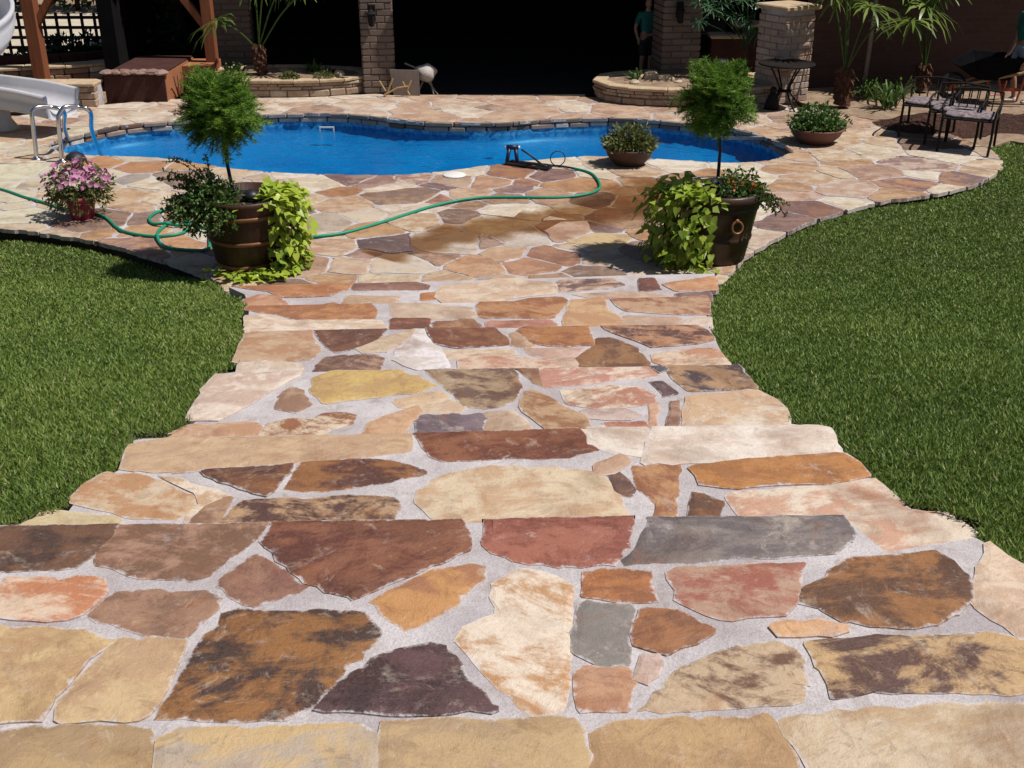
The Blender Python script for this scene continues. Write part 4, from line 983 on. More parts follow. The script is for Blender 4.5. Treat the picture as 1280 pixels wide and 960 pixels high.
# ---------------------------------------------------------------- the two big planters
def soil_disc(root, c, r, z): MB().lathe([(0,z+.02),(r*.6,z+.012),(r,z)][::-1], c, 24).build('soil', M['soil'], root, True)
cL = P(313,331); cL = Vector((cL.x, cL.y, 0)); hL = .53
pL = empty('barrel_planter', cL, 'wooden barrel planter with fern topiary, twiggy shrub and yellow vine at its right', 'planter')
MB().lathe([(0,0),(.222,0),(.232,.02),(.262,.2),(.295,.42),(.312,.50),(.318,.53),(.292,.53),(.285,.47),(0,.47)], cL, 40).build('pot', M['barrel'], pL, True)
for z, r in ((.035,.238),(.215,.2665),(.40,.294)):
    MB().lathe([(r,z),(r+.009,z+.004),(r+.0105,z+.014),(r+.012,z+.026),(r+.004,z+.03)], cL, 40).build('hoop', M['hoop'], pL, True)
soil_disc(pL, cL, .285, .48)
tb = V(276,138,cL.y); tp = empty('topiary', (cL.x-.03,cL.y,.48), None, None, parent=pL)
MB().tube([(cL.x-.06,cL.y,.45),(cL.x-.09,cL.y,.75),(tb.x+.02,tb.y,tb.z-.1),(tb.x,tb.y,tb.z+.05)], [.014,.013,.012,.01], 8).build('stem', M['navy'], tp, True)
fern_ball(tp, tb, .262, 680)
twigs(pL, (cL.x-.10,cL.y-.05,.47), 34, 178, 30, .50, M['shrub'], .75)
twigs(pL, (cL.x-.16,cL.y-.1,.50), 36, 205, 28, .42, M['shrub'], .25)
twigs(pL, (cL.x-.18,cL.y,.48), 9, 150, 20, .62, M['shrub2'], 1.2)
twigs(pL, (cL.x-.05,cL.y-.16,.50), 26, 240, 26, .34, M['shrub'], .1)
pp, vv = dome(1700, (cL.x-.20,cL.y-.14,.46), (.22,.2,.22), -.8, .4); leafcloud('shrub_foliage', pp, vv, .034, .02, M['shrub'], pL)
cascade(pL, cL, -12, 34, .31, .25, hL, 150, .17, .9, ground=80, gaz=-50, gsp=76, top=70, toff=(.08,-.02))
cR = P(893,322); cR = Vector((cR.x, cR.y, 0)); hR = .54
pR = empty('glazed_planter', cR, 'dark bronze rimmed planter with ring handle, fern topiary and vine at its left', 'planter')
MB().lathe([(0,0),(.205,0),(.215,.015),(.222,.05),(.245,.17),(.252,.175),(.256,.19),(.252,.205),(.25,.21),(.282,.40),(.29,.402),(.292,.42),(.287,.425),(.295,.455),(.316,.465),(.322,.49),(.318,.525),(.30,.535),(.285,.52),(.28,.47),(0,.47)], cR, 44).build('pot', M['bronze'], pR, True)
soil_disc(pR, cR, .28, .48)
ha = R(-72); hc = Vector((cR.x+.285*math.cos(ha), cR.y+.285*math.sin(ha), .315)); tv = Vector((-math.sin(ha), math.cos(ha), 0)); ov = Vector((math.cos(ha), math.sin(ha), 0))
MB().tube([hc + tv*.042*math.cos(q*math.pi/8) + Vector((0,0,.042*math.sin(q*math.pi/8))) + ov*(.012-.01*math.sin(q*math.pi/8)) for q in range(17)], .0085, 8, False).build('ring_handle', M['hoop'], pR, True)
MB().lathe([(0,-.02),(.02,-.012),(.022,0),(.015,.012),(0,.02)], hc + Vector((0,0,.045)) - ov*.005, 10).build('handle_boss', M['hoop'], pR, True)
tb2 = V(897,122,cR.y); tp2 = empty('topiary', (cR.x,cR.y,.48), None, None, parent=pR)
MB().tube([(cR.x-.02,cR.y,.45),(cR.x-.02,cR.y,.8),(tb2.x-.01,tb2.y,tb2.z+.05)], [.013,.012,.01], 8).build('stem', M['navy'], tp2, True)
fern_ball(tp2, tb2, .245, 640)
twigs(pR, (cR.x+.10,cR.y-.06,.48), 30, -20, 38, .30, M['shrub'], .9)
twigs(pR, (cR.x+.2,cR.y-.06,.5), 10, -20, 25, .34, M['shrub2'], .1)
pp, vv = dome(700, (cR.x+.12,cR.y-.06,.52), (.17,.19,.14), -.3, .4); leafcloud('shrub_foliage', pp, vv, .034, .02, M['shrub'], pR)
pp, vv = dome(26, (cR.x+.16,cR.y-.12,.56), (.12,.08,.08), 0, .8); leafcloud('lantana_flowers', pp, vv, .028, .026, M['orange'], pR)
cascade(pR, cR, 207, 46, .33, .25, hR, 215, .27, .62, ground=8, gaz=225, gsp=40, top=77, toff=(-.10,-.05))  # lower yellow mean: truly dark leaves plus shade put into the colour

def dark_lamp(c, lab): dome_light(c, .9, lab, .07)
dark_lamp((cL.x+.07, cL.y-.05, .455), 'black domed solar lamp stuck in the barrel planter')
dark_lamp((cR.x-.05, cR.y-.02, .485), 'black domed solar lamp stuck in the bronze planter')

# ---------------------------------------------------------------- bowls and pots on the patio
def bowl_planter(c, r, h, mat, label, bushr, leafmat, n=1500):
    o = empty('bowl_planter', c, label, 'planter')
    MB().lathe([(0,0),(r*.55,0),(r*.62,.01),(r*.9,h*.5),(r,h*.85),(r*1.04,h*.88),(r*1.05,h),(r*.96,h),(r*.93,h*.85),(0,h*.85)], c, 32).build('bowl', mat, o, True)
    soil_disc(o, c, r*.93, h*.86)
    p_, v_ = dome(n, (c[0],c[1],h+.02), bushr, -.25, .35); leafcloud('foliage', p_, v_, .05, .024, leafmat, o)
    twigs(o, (c[0],c[1],h*.9), 16, 0, 110, bushr[2]*1.5, leafmat, 1.4); return o
c1 = P(786,205); bowl_planter((c1.x,c1.y,0), .235, .17, M['bowl'], 'dark brown bowl planter of leafy shrub at the pool edge', (.25,.22,.17), M['shrub2'])
c2 = P(1019,178); bowl_planter((c2.x,c2.y,0), .27, .16, M['terra'], 'wide clay bowl planter of green shrub beyond the bronze planter', (.28,.25,.19), M['shrub'])
c3 = P(104,272); c3 = Vector((c3.x,c3.y,0))
pt = empty('flower_pot', c3, 'magenta pot of pink petunias with straggly foliage beside the hose', 'flower pot')
MB().lathe([(0,0),(.085,0),(.092,.01),(.115,.15),(.125,.155),(.127,.19),(.115,.19),(.11,.16),(0,.16)], c3, 28).build('pot', M['magenta'], pt, True)
soil_disc(pt, c3, .11, .165)
pp, vv = dome(1300, (c3.x,c3.y,.24), (.27,.24,.20), -.75, .4); leafcloud('foliage', pp, vv, .042, .018, M['shrub2'], pt, droop=.4)
twigs(pt, (c3.x,c3.y,.19), 26, 0, 120, .32, M['shrub2'], .7)
pp, vv = dome(150, (c3.x,c3.y,.29), (.25,.23,.17), .15, .92)
n_ = len(pp); a = rng.uniform(0,6.28,n_); nv = unit(vv + rng.normal(0,.5,(n_,3))); s1 = unit(np.cross(nv, rng.normal(0,1,(n_,3)))); s2 = np.cross(nv, s1); rr = rng.uniform(.016,.028,n_)[:,None]
Vv = [pp - nv*rr*.4] + [pp + (s1*math.cos(q*2*math.pi/6) + s2*math.sin(q*2*math.pi/6))*rr for q in range(6)]
Vv = np.stack(Vv, 1).reshape(-1,3); k = np.arange(n_)*7; Ft = np.concatenate([np.stack([k, k+1+q, k+1+(q+1)%6],1) for q in range(6)])
npmesh('petunia_flowers', Vv, Ft, M['petal'], pt, {'tint': np.repeat(rng.random(n_),7)})['kind'] = 'stuff'
d1 = P(96,208); dome_light((d1.x,d1.y,0), 1.35, 'dark mushroom lamp on a pale stem behind the petunia pot', .07)
d2 = P(893,95,.2); dome_light((d2.x,14.1,.2), 1.5, 'mushroom lamp standing in the curved raised bed', .2)

# ---------------------------------------------------------------- hose, spray stand, lid
ring = [(128,270),(150,287),(178,294),(205,295),(228,291),(239,281),(232,276),(215,278),(200,287),(197,298),(206,308),(228,312),(258,312)]
loop2 = [(258,312),(262,300),(258,276),(245,265),(222,262),(200,264),(187,272),(192,280),(215,282),(240,284),(270,292),(300,298),(345,299),(390,296)]
run = [(430,291),(480,277),(540,258),(590,248),(640,246.5),(690,247),(720,245),(742,240),(750,233),(745,222),(735,215),(715,210)]
hp = [(-60,222),(0,236),(30,246),(55,253),(90,264)] + ring + loop2[1:] + run
L = smoothline([P(x, y, .014) for x, y in hp], 6)
for i, p_ in enumerate(L): p_.z = .014 + (.024 if 60 < i < 150 and (i//9) % 2 else 0)*0
for i in range(len(L)):                     # lift where the hose crosses itself
    for j in range(i+14, len(L)):
        if (L[i]-L[j]).length < .05: L[j].z = max(L[j].z, .038)
for _ in range(3):
    zz_ = [p_.z for p_ in L]
    for i in range(1, len(L)-1): L[i].z = max(.014, (zz_[i-1]+zz_[i]+zz_[i+1])/3)
hs_ = MB().tube(L, .0125, 8).build('garden_hose', M['hose'], None, True); tag(hs_, 'green rubber garden hose looped and snaking across the flagstone patio', 'hose')
bh = smoothline([P(715,210,.014), P(700,207.5,.014), P(690,207,.014), P(680,207,.02), P(664,195,.12), P(652,187,.17)], 6)
loopc = P(697,209,0); q_ = [Vector((loopc.x + .07*math.cos(t), loopc.y, .085 + .07*math.sin(t))) for t in np.linspace(-math.pi/2, 1.5*math.pi, 26)]
ss = empty('spray_stand', P(655,207), 'dark blue sprinkler stand on sled runners at the pool edge', 'sprinkler')
MB().tube(bh, .0095, 8).build('feed_hose', M['black'], ss, True); MB().tube(q_, .005, 6).build('hose_coil', M['black'], ss, True)
a0, a1 = P(632,206), P(684,213.5); b0, b1 = P(640,203.5), P(690,209.5)
for u0, u1 in ((a0,a1),(b0,b1)): MB().tube([u0+Vector((0,0,.016)), u1+Vector((0,0,.016))], .017, 6).build('runner', M['black'], ss)
MB().tube([a0+Vector((0,0,.016)), b0+Vector((0,0,.016))], .013, 6).tube([a1+Vector((0,0,.016)), b1+Vector((0,0,.016))], .013, 6).build('cross_bar', M['black'], ss)
tl, tr_ = V(633,184,a0.y+.05), V(648,184,a0.y+.05)
for u0, u1 in ((a0+Vector((.01,0,.01)), tl+Vector((.03,0,0))), (P(647,206)+Vector((0,0,.01)), tr_-Vector((.03,0,0)))): MB().tube([u0,u1], .019, 8).build('leg', M['navy'], ss, True)
MB().tube([tl, tr_], .024, 10).build('spray_head', M['navy'], ss, True)
for e_ in (tl, tr_): MB().lathe([(0,-.012),(.016,-.01),(.018,0),(.016,.01),(0,.012)], e_, 10).build('end_cap', M['white'], ss, True)
sk_ = P(568,219.5); o = MB().lathe([(0,.014),(.10,.013),(.108,.008),(.11,0)][::-1], (sk_.x,sk_.y,.002), 36).build('skimmer_lid', M['white'], None, True); tag(o, 'round white skimmer lid set in the flags near the pool', 'lid')

# ---------------------------------------------------------------- ladder and slide
ld = empty('pool_ladder', P(62,200), 'pair of chrome pool grab rails arching over the pool edge', 'ladder')
for (bx_, by_, tx_, ty_, ex, ey) in ((46,199,40,141,92,190),(78,202,73,146,127,195)):
    b0 = P(bx_,by_,0); e0 = P(ex,ey,WL-.1); yy = b0.y; top = V(tx_+8, 134, yy+.05); t2 = V(tx_+24, 134, yy+.14); sh_ = V(tx_,ty_+4,yy)
    mid = t2.lerp(e0, .5); pts = smoothline([b0, b0.lerp(sh_,.5), sh_, sh_+Vector((.012,.01,.05)), top, t2, t2+Vector((.09,.07,-.06)), mid+Vector((.02,0,.02)), e0], 6)
    MB().tube(pts, .0215, 12).build('rail', M['chrome'], ld, True)
    MB().lathe([(.06,0),(.058,.008),(.03,.016),(.022,.03)], (b0.x,b0.y,.001), 20).build('base_flange', M['chrome'], ld, True)
sl = empty('pool_slide', (-5.8,12.1,0), 'grey fibreglass curling pool slide on a pedestal', 'slide')
def flume(path, w, dep, mat, name):
    pts = smoothline(path, 8); prof = []
    for i in range(15):
        a = math.pi*i/14; prof.append((-math.cos(a)*w/2*(1 if abs(math.cos(a))<.98 else 1.0), -math.sin(a)**.7*dep))
    lip = [(-w/2-.045,-.03),(-w/2-.05,.012),(-w/2-.012,.02)]; pr = lip + prof + [(-x,z) for x,z in lip[::-1]]
    outp = [(w/2+.035,-.05),(w/2+.02,-.11),(w/2+.038,-.13),(w/2-.0,-.2),(w/2+.01,-.215),(w/2-.07,-dep-.03),(0,-dep-.045),(-w/2+.07,-dep-.03),(-w/2-.01,-.215),(-w/2,-.2),(-w/2-.038,-.13),(-w/2-.02,-.11),(-w/2-.035,-.05)]
    pr += outp; m = len(pr); vs = []
    for i, p_ in enumerate(pts):
        t = (pts[min(i+1,len(pts)-1)] - pts[max(i-1,0)]); t.z *= .6; t.normalize(); s_ = t.cross(Vector((0,0,1))).normalized(); u_ = s_.cross(t)
        vs += [p_ + s_*a + u_*b for a, b in pr]
    fs = [(i*m+j, i*m+(j+1)%m, (i+1)*m+(j+1)%m, (i+1)*m+j) for i in range(len(pts)-1) for j in range(m)]
    k = (len(pts)-1)*m; fs += [tuple(k+j for j in range(m))[::-1], tuple(range(m))]
    return mesh(name, vs, fs, mat, sl, True)
flume([(-8.2,13.9,2.1),(-7.0,13.5,1.75),(-6.0,13.0,1.45),(-5.58,12.35,1.22),(-5.75,11.75,1.02),(-6.4,11.5,.86),(-7.0,11.75,.74),(-6.9,12.3,.64),(-6.3,12.45,.57)], .52, .30, M['slide'], 'upper_flume')
flume([(-6.32,12.45,.56),(-5.8,12.36,.53),(-5.2,12.2,.49),(-4.78,12.08,.43)], .50, .22, M['slide'], 'exit_flume')
MB().lathe([(.15,0),(.14,.03),(.085,.12),(.075,.33)], (-5.55,12.3,0), 20).build('pedestal', M['slide'], sl, True)
MB().lathe([(.2,0),(.18,.03),(.1,.15),(.09,.7)], (-6.9,12.0,0), 20).build('pedestal', M['slide'], sl, True)
for i in range(3): MB().box((-5.42-.11*i,11.62+.03*i,.035+.01*i),(.10,.34,.03), R(12), R(8), bev=.008).build('foot_slat', M['white'], sl)

# ---------------------------------------------------------------- chairs by the porch
ch = empty('folding_chair', P(515,119), 'taupe canvas folding chair with crossed wooden legs', 'chair')
bs = P(512,119); Y0 = bs.y
cq = [V(487,87,Y0+.03), V(523,88,Y0), V(525,120,Y0-.05), V(492,120,Y0-.02)]
MB().add([v_ + Vector((0,d_,0)) for d_ in (0,.02) for v_ in cq], [(0,1,2,3),(7,6,5,4),(0,4,5,1),(1,5,6,2),(2,6,7,3),(3,7,4,0)]).build('canvas_back', M['canvas'], ch)
for (x0,y0,x1,y1) in ((474,101,482,114),(491,98,483,119),(503,102,512,119),(514,100,509,112)): MB().tube([V(x0,y0,Y0-.1), V(x1,y1,Y0-.12)], .013, 6).build('leg', M['pine'], ch)
MB().tube([V(480,119,Y0-.14), V(497,110,Y0-.13), V(510,108,Y0-.13)], .014, 6).build('arm_rest', M['pine'], ch)
c_ = empty('camp_stool', P(540,119.5), 'rounded pale cloth draped seat on splayed metal legs', 'stool')
bm = bmesh.new(); bmesh.ops.create_uvsphere(bm, u_segments=20, v_segments=12, radius=1); sc_ = V(532,91,Y0+.2)
for v_ in bm.verts: v_.co = Vector((v_.co.x*.14*(1+.12*math.sin(4*v_.co.z+v_.co.y*3)), v_.co.y*.14, v_.co.z*.11*(1+.1*math.sin(5*v_.co.x)))) + sc_
me = bpy.data.meshes.new('draped_cloth'); bm.to_mesh(me); bm.free(); me.materials.append(M['towel']); me.polygons.foreach_set('use_smooth',[True]*len(me.polygons)); link(bpy.data.objects.new('draped_cloth', me), c_)
for (x0,y0,x1,y1) in ((534,100,548,119.5),(538,100,542,118),(530,99,524,112)): MB().tube([V(x0,y0,Y0+.2), V(x1,y1,Y0+.15)], .011, 6).build('leg', M['stake'], c_)
MB().tube([V(506,79,Y0+.2), V(520,85,Y0+.2)], .012, 6).build('arm_rest', M['stake'], c_)

# ---------------------------------------------------------------- plants at the back
def fan(parent, base, d, size, n_=22, petiole=None, mat='palm', droop=.35, spread=150, pr=.011):
    d = Vector(d).normalized(); s_ = d.cross(Vector((0,0,1))); s_ = s_.normalized() if s_.length > 1e-3 else Vector((1,0,0)); u_ = s_.cross(d)
    b = Vector(base); Vs = []; Fs = []; T = []
    for i in range(n_):
        a = R(-spread + 2*spread*i/(n_-1)); L_ = size*(.75+.25*math.cos(a*.7))*random.uniform(.9,1.08)
        dd = (d*math.cos(a) + s_*math.sin(a) + u_*.15*math.cos(i*3.14)).normalized(); w = u_.cross(dd).normalized()*size*.045
        pts = [b, b+dd*L_*.45, b+dd*L_*.8+Vector((0,0,-droop*.25*L_)), b+dd*L_+Vector((0,0,-droop*.8*L_))]; k = len(Vs)
        for q, (p_, f_) in enumerate(zip(pts, (.35,1.1,.8,.08))): Vs += [p_-w*f_, p_+w*f_]
        t_ = random.random(); T += [t_]*8
        Fs += [(k,k+1,k+3,k+2),(k+2,k+3,k+5,k+4),(k+4,k+5,k+7,k+6)]
    o = npmesh('frond', np.array([tuple(v_) for v_ in Vs]), np.array(Fs), M[mat], parent, {'tint': np.array(T)})
    if petiole:
        pb = Vector(petiole); m_ = (pb+b)/2 + Vector((0,0,.06)); q = MB().tube(smoothline([pb, m_, b], 5), pr, 6).build('petiole', M[mat], o)
    return o
def palm_tree(label, base, th, tr, fans):
    o = empty('palm_tree', base, label, 'palm', 'young fan palms'); b = Vector(base); mb = MB()
    pts = [b + Vector((.01*math.sin(i), 0, th*i/6)) for i in range(7)]; mb.tube(pts, [tr*1.25,tr,tr*.9,tr*.95,tr*.9,tr*.95,tr*.6], 12)
    for i in range(34):                      # old leaf bases
        a = i*2.4; z = th*(.12+.86*i/34); dv = Vector((math.cos(a), math.sin(a), 0)); p_ = b + Vector((0,0,z)) + dv*tr*.8
        mb.box(p_ + dv*.02 + Vector((0,0,.02)), (.05,.02,.07), a, 0, -R(35))
    mb.build('trunk', M['palmbark'], o)
    top = b + Vector((0,0,th))
    for (px, py, dY, d, sz) in fans:
        f_ = V(px, py, base[1]+dY); fan(o, f_, d, sz, petiole=top+Vector((random.uniform(-.02,.02),0,-.03)))
    return o
pb1 = P(327,95,.2); palm_tree('young fan palm with thin stalks growing in the oval raised bed', (pb1.x,14.5,.2), .36, .045,
    [(272,26,-.2,(-1,-.2,-.5),.42),(318,-30,.1,(-.1,.1,1),.5),(332,-40,-.1,(.05,-.1,1),.5),(352,-20,.1,(.5,.1,.7),.45),(375,-8,-.1,(1,-.1,.2),.32)])
pb2 = P(1052,131,0); palm_tree('fan palm with shaggy trunk between the pillar and the stake', (pb2.x,pb2.y,0), .42, .085,
    [(1058,-12,0,(.1,-.3,1),.5),(1088,8,-.2,(1,-.4,-.25),.40),(1040,-8,0,(-.7,0,.5),.4),(1098,28,-.1,(.9,-.2,-.5),.22),(1065,-35,.2,(.2,.3,1),.5)])
pb3 = P(1151,112,0); palm_tree('fan palm with drooping fans in front of the brown house wall', (pb3.x,pb3.y,0), .30, .075,
    [(1140,26,-.35,(-1,-.2,-.12),.48),(1158,8,-.1,(.75,-.3,-.45),.50),(1150,-12,.1,(.2,.2,1),.5),(1175,-8,0,(1,0,.2),.4),(1128,-8,0,(-.8,0,.6),.4)])
sb = P(1080,108,0); o = MB().tube([(sb.x,sb.y,0), (sb.x+.02,sb.y,1.3)], .028, 8).build('garden_stake', M['stake'], None, True)
tag(o, 'thin pale wooden stake standing in the bed beside the palm', 'stake')
def strap(label, c, n_, ln, mat='agave', group='strap leaved clumps'):
    o = empty('strap_plant', c, label, 'plant', group)
    for i in range(n_):
        a = random.uniform(0,6.28); el = random.uniform(.35,1.35); L_ = ln*random.uniform(.7,1.1); d = Vector((math.cos(a)*math.cos(el), math.sin(a)*math.cos(el), math.sin(el))); s_ = Vector((-math.sin(a), math.cos(a), 0))*.016
        b = Vector(c) + Vector((random.gauss(0,.05), random.gauss(0,.05), 0)); p1 = b+d*L_*.5; p2 = b+d*L_*.85+Vector((0,0,-.06*L_)); p3 = b+d*L_+Vector((0,0,-.25*L_))
        npmesh('leaf', np.array([tuple(x) for x in (b-s_*.7,b+s_*.7,p1-s_,p1+s_,p2-s_*.6,p2+s_*.6,p3-s_*.1,p3+s_*.1)]), np.array([(0,1,3,2),(2,3,5,4),(4,5,7,6)]), M[mat], o, {'tint': np.full(8, random.random())})
    return o
for px, py, n_, l_, lb in ((1085,122,36,.36,'broad strap leaved clump beside the shaggy palm trunk'),(1108,134,40,.40,'tall strap leaved clump nearest the patio edge by the palms'),(1122,120,26,.34,'strap leaved clump in front of the drooping fan palm')):
    p_ = P(px,py,-.02); strap(lb, (p_.x,p_.y,-.02), n_, l_)
for px, py, yy, l_, lb in ((388,86,14.75,.24,'spiky green tuft at the back of the oval raised bed'),(415,88,14.7,.14,'small dry tuft near the right end of the oval raised bed'),(290,88,14.75,.2,'grey green rosette beside the palm in the oval raised bed'),(798,96,14.3,.18,'yellow green rosette among rocks in the curved raised bed')):
    p_ = V(px,py,yy); strap(lb, (p_.x,yy,.19), 22, l_, 'agave', 'small tufts in the raised beds')
for px, py, n_, lb in ((362,99,500,'low green cushion plant in the oval raised bed'),(405,98,350,'small yellow green cushion plant near the oval bed rim')):
    p_ = P(px,py,.2); bush('cushion_plant', lb, 'plant', (p_.x,p_.y,.2), (.12,.08,.06), n_, .03, .015, M['shrub2'], 'cushion plants in the oval bed', 0, 3)
# glossy fan leaved shrub between the column and the pillar
fs_ = empty('glossy_shrub', (2.95,14.75,0), 'glossy fan leaved shrub growing between the porch column and the pillar', 'shrub')
for i in range(26):
    px, py = random.uniform(872,952), random.uniform(-25,42); b0 = V(px, py, random.uniform(14.0,14.3)); fan(fs_, b0, (random.uniform(-1,1), -random.uniform(.2,1), -random.uniform(0,.6)), random.uniform(.12,.19), 11, petiole=(2.9+random.uniform(-.06,.06),14.3,random.uniform(.5,.9)), mat='fatsia', droop=.25, spread=115, pr=.005)
MB().tube([(2.92,14.3,.1),(2.90,14.3,.5),(2.92,14.32,.95)], [.035,.03,.02], 8).build('trunk', M['bark'], fs_)
lg = empty('stone_ledge', (3.0,14.5,0), 'stepped stone ledge in shade behind the curved raised bed', 'ledge')
for (x0, x1, y_, z_) in ((2.55,3.0,14.75,.62),(2.85,3.25,14.85,.75)):
    MB().box(((x0+x1)/2,y_+.2,z_/2),(x1-x0,.3,z_)).build('ledge_block', M['darkface'], lg); MB().box(((x0+x1)/2,y_+.18,z_+.02),(x1-x0+.05,.38,.04), bev=.01).build('ledge_cap', M['cap'], lg)
# dark planting in front of the fence, hedge behind, tree over it
for px, py, Yb, r_, lb in ((95,70,16.6,(.75,.4,.38),'dark green shrub growing in front of the lattice fence'),(165,66,16.6,(.42,.4,.42),'dark bushy shrub at the right end of the lattice fence'),(195,60,17.2,(.5,.5,.7),'tall dark shrub beside the tree trunk'),(40,78,16.2,(.5,.35,.25),'low dark shrub behind the slide')):
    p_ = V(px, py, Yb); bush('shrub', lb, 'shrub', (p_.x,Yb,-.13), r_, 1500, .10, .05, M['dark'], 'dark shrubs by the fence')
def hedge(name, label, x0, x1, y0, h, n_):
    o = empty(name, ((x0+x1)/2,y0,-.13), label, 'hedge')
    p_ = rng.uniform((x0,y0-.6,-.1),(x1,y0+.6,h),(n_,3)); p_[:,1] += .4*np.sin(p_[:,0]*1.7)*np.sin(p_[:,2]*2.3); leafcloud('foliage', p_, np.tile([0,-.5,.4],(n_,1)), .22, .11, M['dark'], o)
    for i in range(8):
        xx = x0 + (i+.5)*(x1-x0)/8; MB().tube([(xx,y0,-.13),(xx+.1,y0,h*.7)], [.06,.03], 6).build('stem', M['bark'], o)
    return o
hedge('hedge', 'dense dark hedge beyond the pale gravel yard', -16, -3.6, 24.4, 3.2, 9000)
tr = empty('shade_tree', (-5.15,17.9,-.13), 'dark shade tree trunk standing behind the lattice fence end', 'tree')
MB().tube([(-5.15,17.9,-.2),(-5.2,17.9,.6),(-5.05,17.85,1.6),(-4.9,17.6,2.6),(-4.8,17.2,3.5)], [.2,.16,.14,.13,.07], 12).tube([(-5.05,17.85,1.5),(-5.6,17.6,2.3),(-6.0,17.2,3.2)], [.1,.08,.04], 8).build('trunk', M['bark'], tr, True)
cp = []
for i in range(26):
    a = random.uniform(0,6.28); q = (-5.3+random.gauss(0,.9), 16.4+random.gauss(0,.55), 3.6+random.gauss(0,.5)); p_, v_ = dome(330, q, (.6,.5,.42), -.9, .3); cp.append((p_,v_))
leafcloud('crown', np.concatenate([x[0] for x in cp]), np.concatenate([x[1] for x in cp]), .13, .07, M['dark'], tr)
for px, py, l_, lb in ((20,170,.3,'small green weed tuft by the slide pedestal'),):
    p_ = P(px,py,0); 

# ---------------------------------------------------------------- iron table and chairs
def iron_chair(c, rz, label, cushion=True):
    o = empty('patio_chair', c, label, 'chair', 'wrought iron chairs on the patio'); m_ = Matrix.Translation(c) @ Matrix.Rotation(rz,4,'Z'); T_ = lambda *v_: m_ @ Vector(v_)
    w, d, h = .24, .21, .34
    for sx in (-1,1):
        MB().tube([T_(sx*w,-d,h),T_(sx*w*1.02,-d-.01,h*.5),T_(sx*w,-d-.05,.006)], .013, 6).build('leg', M['iron'], o)
        MB().tube([T_(sx*w,d,h),T_(sx*w,d+.02,h*.5),T_(sx*w,d+.06,.006)], .013, 6).build('leg', M['iron'], o)
        MB().tube(smoothline([T_(sx*w,d,h),T_(sx*w*1.02,d+.05,h+.11),T_(sx*w,d+.1,h+.20)],4), .012, 6).build('back_post', M['iron'], o)
        MB().tube(smoothline([T_(sx*w,d+.05,h+.12),T_(sx*w*1.08,0,h+.13),T_(sx*w*1.06,-d,h+.10),T_(sx*w,-d,h)],5), .011, 6).build('arm', M['iron'], o)
    MB().tube([T_(-w,d+.1,h+.20),T_(0,d+.11,h+.22),T_(w,d+.1,h+.20)], .012, 6).build('top_rail', M['iron'], o)
    for i in range(5): x = -w+2*w*(i+1)/6; MB().tube([T_(x,d,h),T_(x,d+.06,h+.11),T_(x,d+.1,h+.21)], .007, 5).build('back_bar', M['iron'], o)
    MB().box(T_(0,0,h-.006),(2*w+.03,2*d+.03,.018), rz, bev=.005).build('seat_frame', M['iron'], o)
    if cushion:
        b = MB(); n_ = 8; vs = []
        for zz_, k in ((0,.96),(.008,1.0),(.02,.97),(.026,.8)):
            for i in range(24):
                a = 2*math.pi*i/24; c_, s2_ = math.cos(a), math.sin(a); vs.append(T_(w*k*math.copysign(abs(c_)**.4,c_), d*k*math.copysign(abs(s2_)**.4,s2_), h+.006+zz_))
        MB().add(vs, [(r*24+j, r*24+(j+1)%24, r*24+24+(j+1)%24, r*24+24+j) for r in range(3) for j in range(24)] + [tuple(range(72,96))]).build('cushion', M['cushion'], o, True)
    return o
k1, k2, k3 = P(1162,172), P(1188,178), P(1212,186)
iron_chair((k1.x,k1.y+.12,0), R(-28), 'wrought iron chair with floral cushion, farthest from the lawn edge')
iron_chair((k2.x+.02,k2.y,0), R(-28), 'wrought iron chair with floral cushion, between two other chairs')
iron_chair((k3.x-.05,k3.y-.02,0), R(-28), 'wrought iron chair with floral cushion, at the rounded patio end by the grass')
tt = P(975,135); tb_ = empty('bistro_table', (tt.x,tt.y,0), 'black iron bistro table with curved legs before the pillar', 'table'); tx = tt.x+.03; ty = tt.y
MB().lathe([(0,.50),(.30,.50),(.325,.505),(.33,.515),(.325,.525),(.30,.527),(0,.527)], (tx,ty,0), 32).build('table_top', M['iron'], tb_)
for i in range(4):
    a = R(20+90*i); c_, s2_ = math.cos(a), math.sin(a); MB().tube(smoothline([(tx+.22*c_,ty+.22*s2_,.50),(tx+.12*c_,ty+.12*s2_,.34),(tx+.07*c_,ty+.07*s2_,.2),(tx+.2*c_,ty+.2*s2_,.05),(tx+.26*c_,ty+.26*s2_,.004)],5), .010, 6).build('leg', M['iron'], tb_)
MB().lathe([(.085,.195),(.09,.2),(.085,.205)], (tx,ty,0), 20).build('leg_ring', M['iron'], tb_)
ur = P(968,134); o = empty('iron_lantern', (ur.x-.06,ur.y-.12,0), 'squat black lantern standing before the bistro table', 'lantern')
MB().lathe([(.0,.0),(.085,0),(.09,.02),(.075,.1),(.045,.17),(.03,.2)], (ur.x-.06,ur.y-.12,0), 14).build('lantern_body', M['iron'], o, True); MB().lathe([(.03,.2),(.04,.215),(.03,.25),(0,.27)], (ur.x-.06,ur.y-.12,0), 14).build('lantern_cap', M['iron'], o, True)

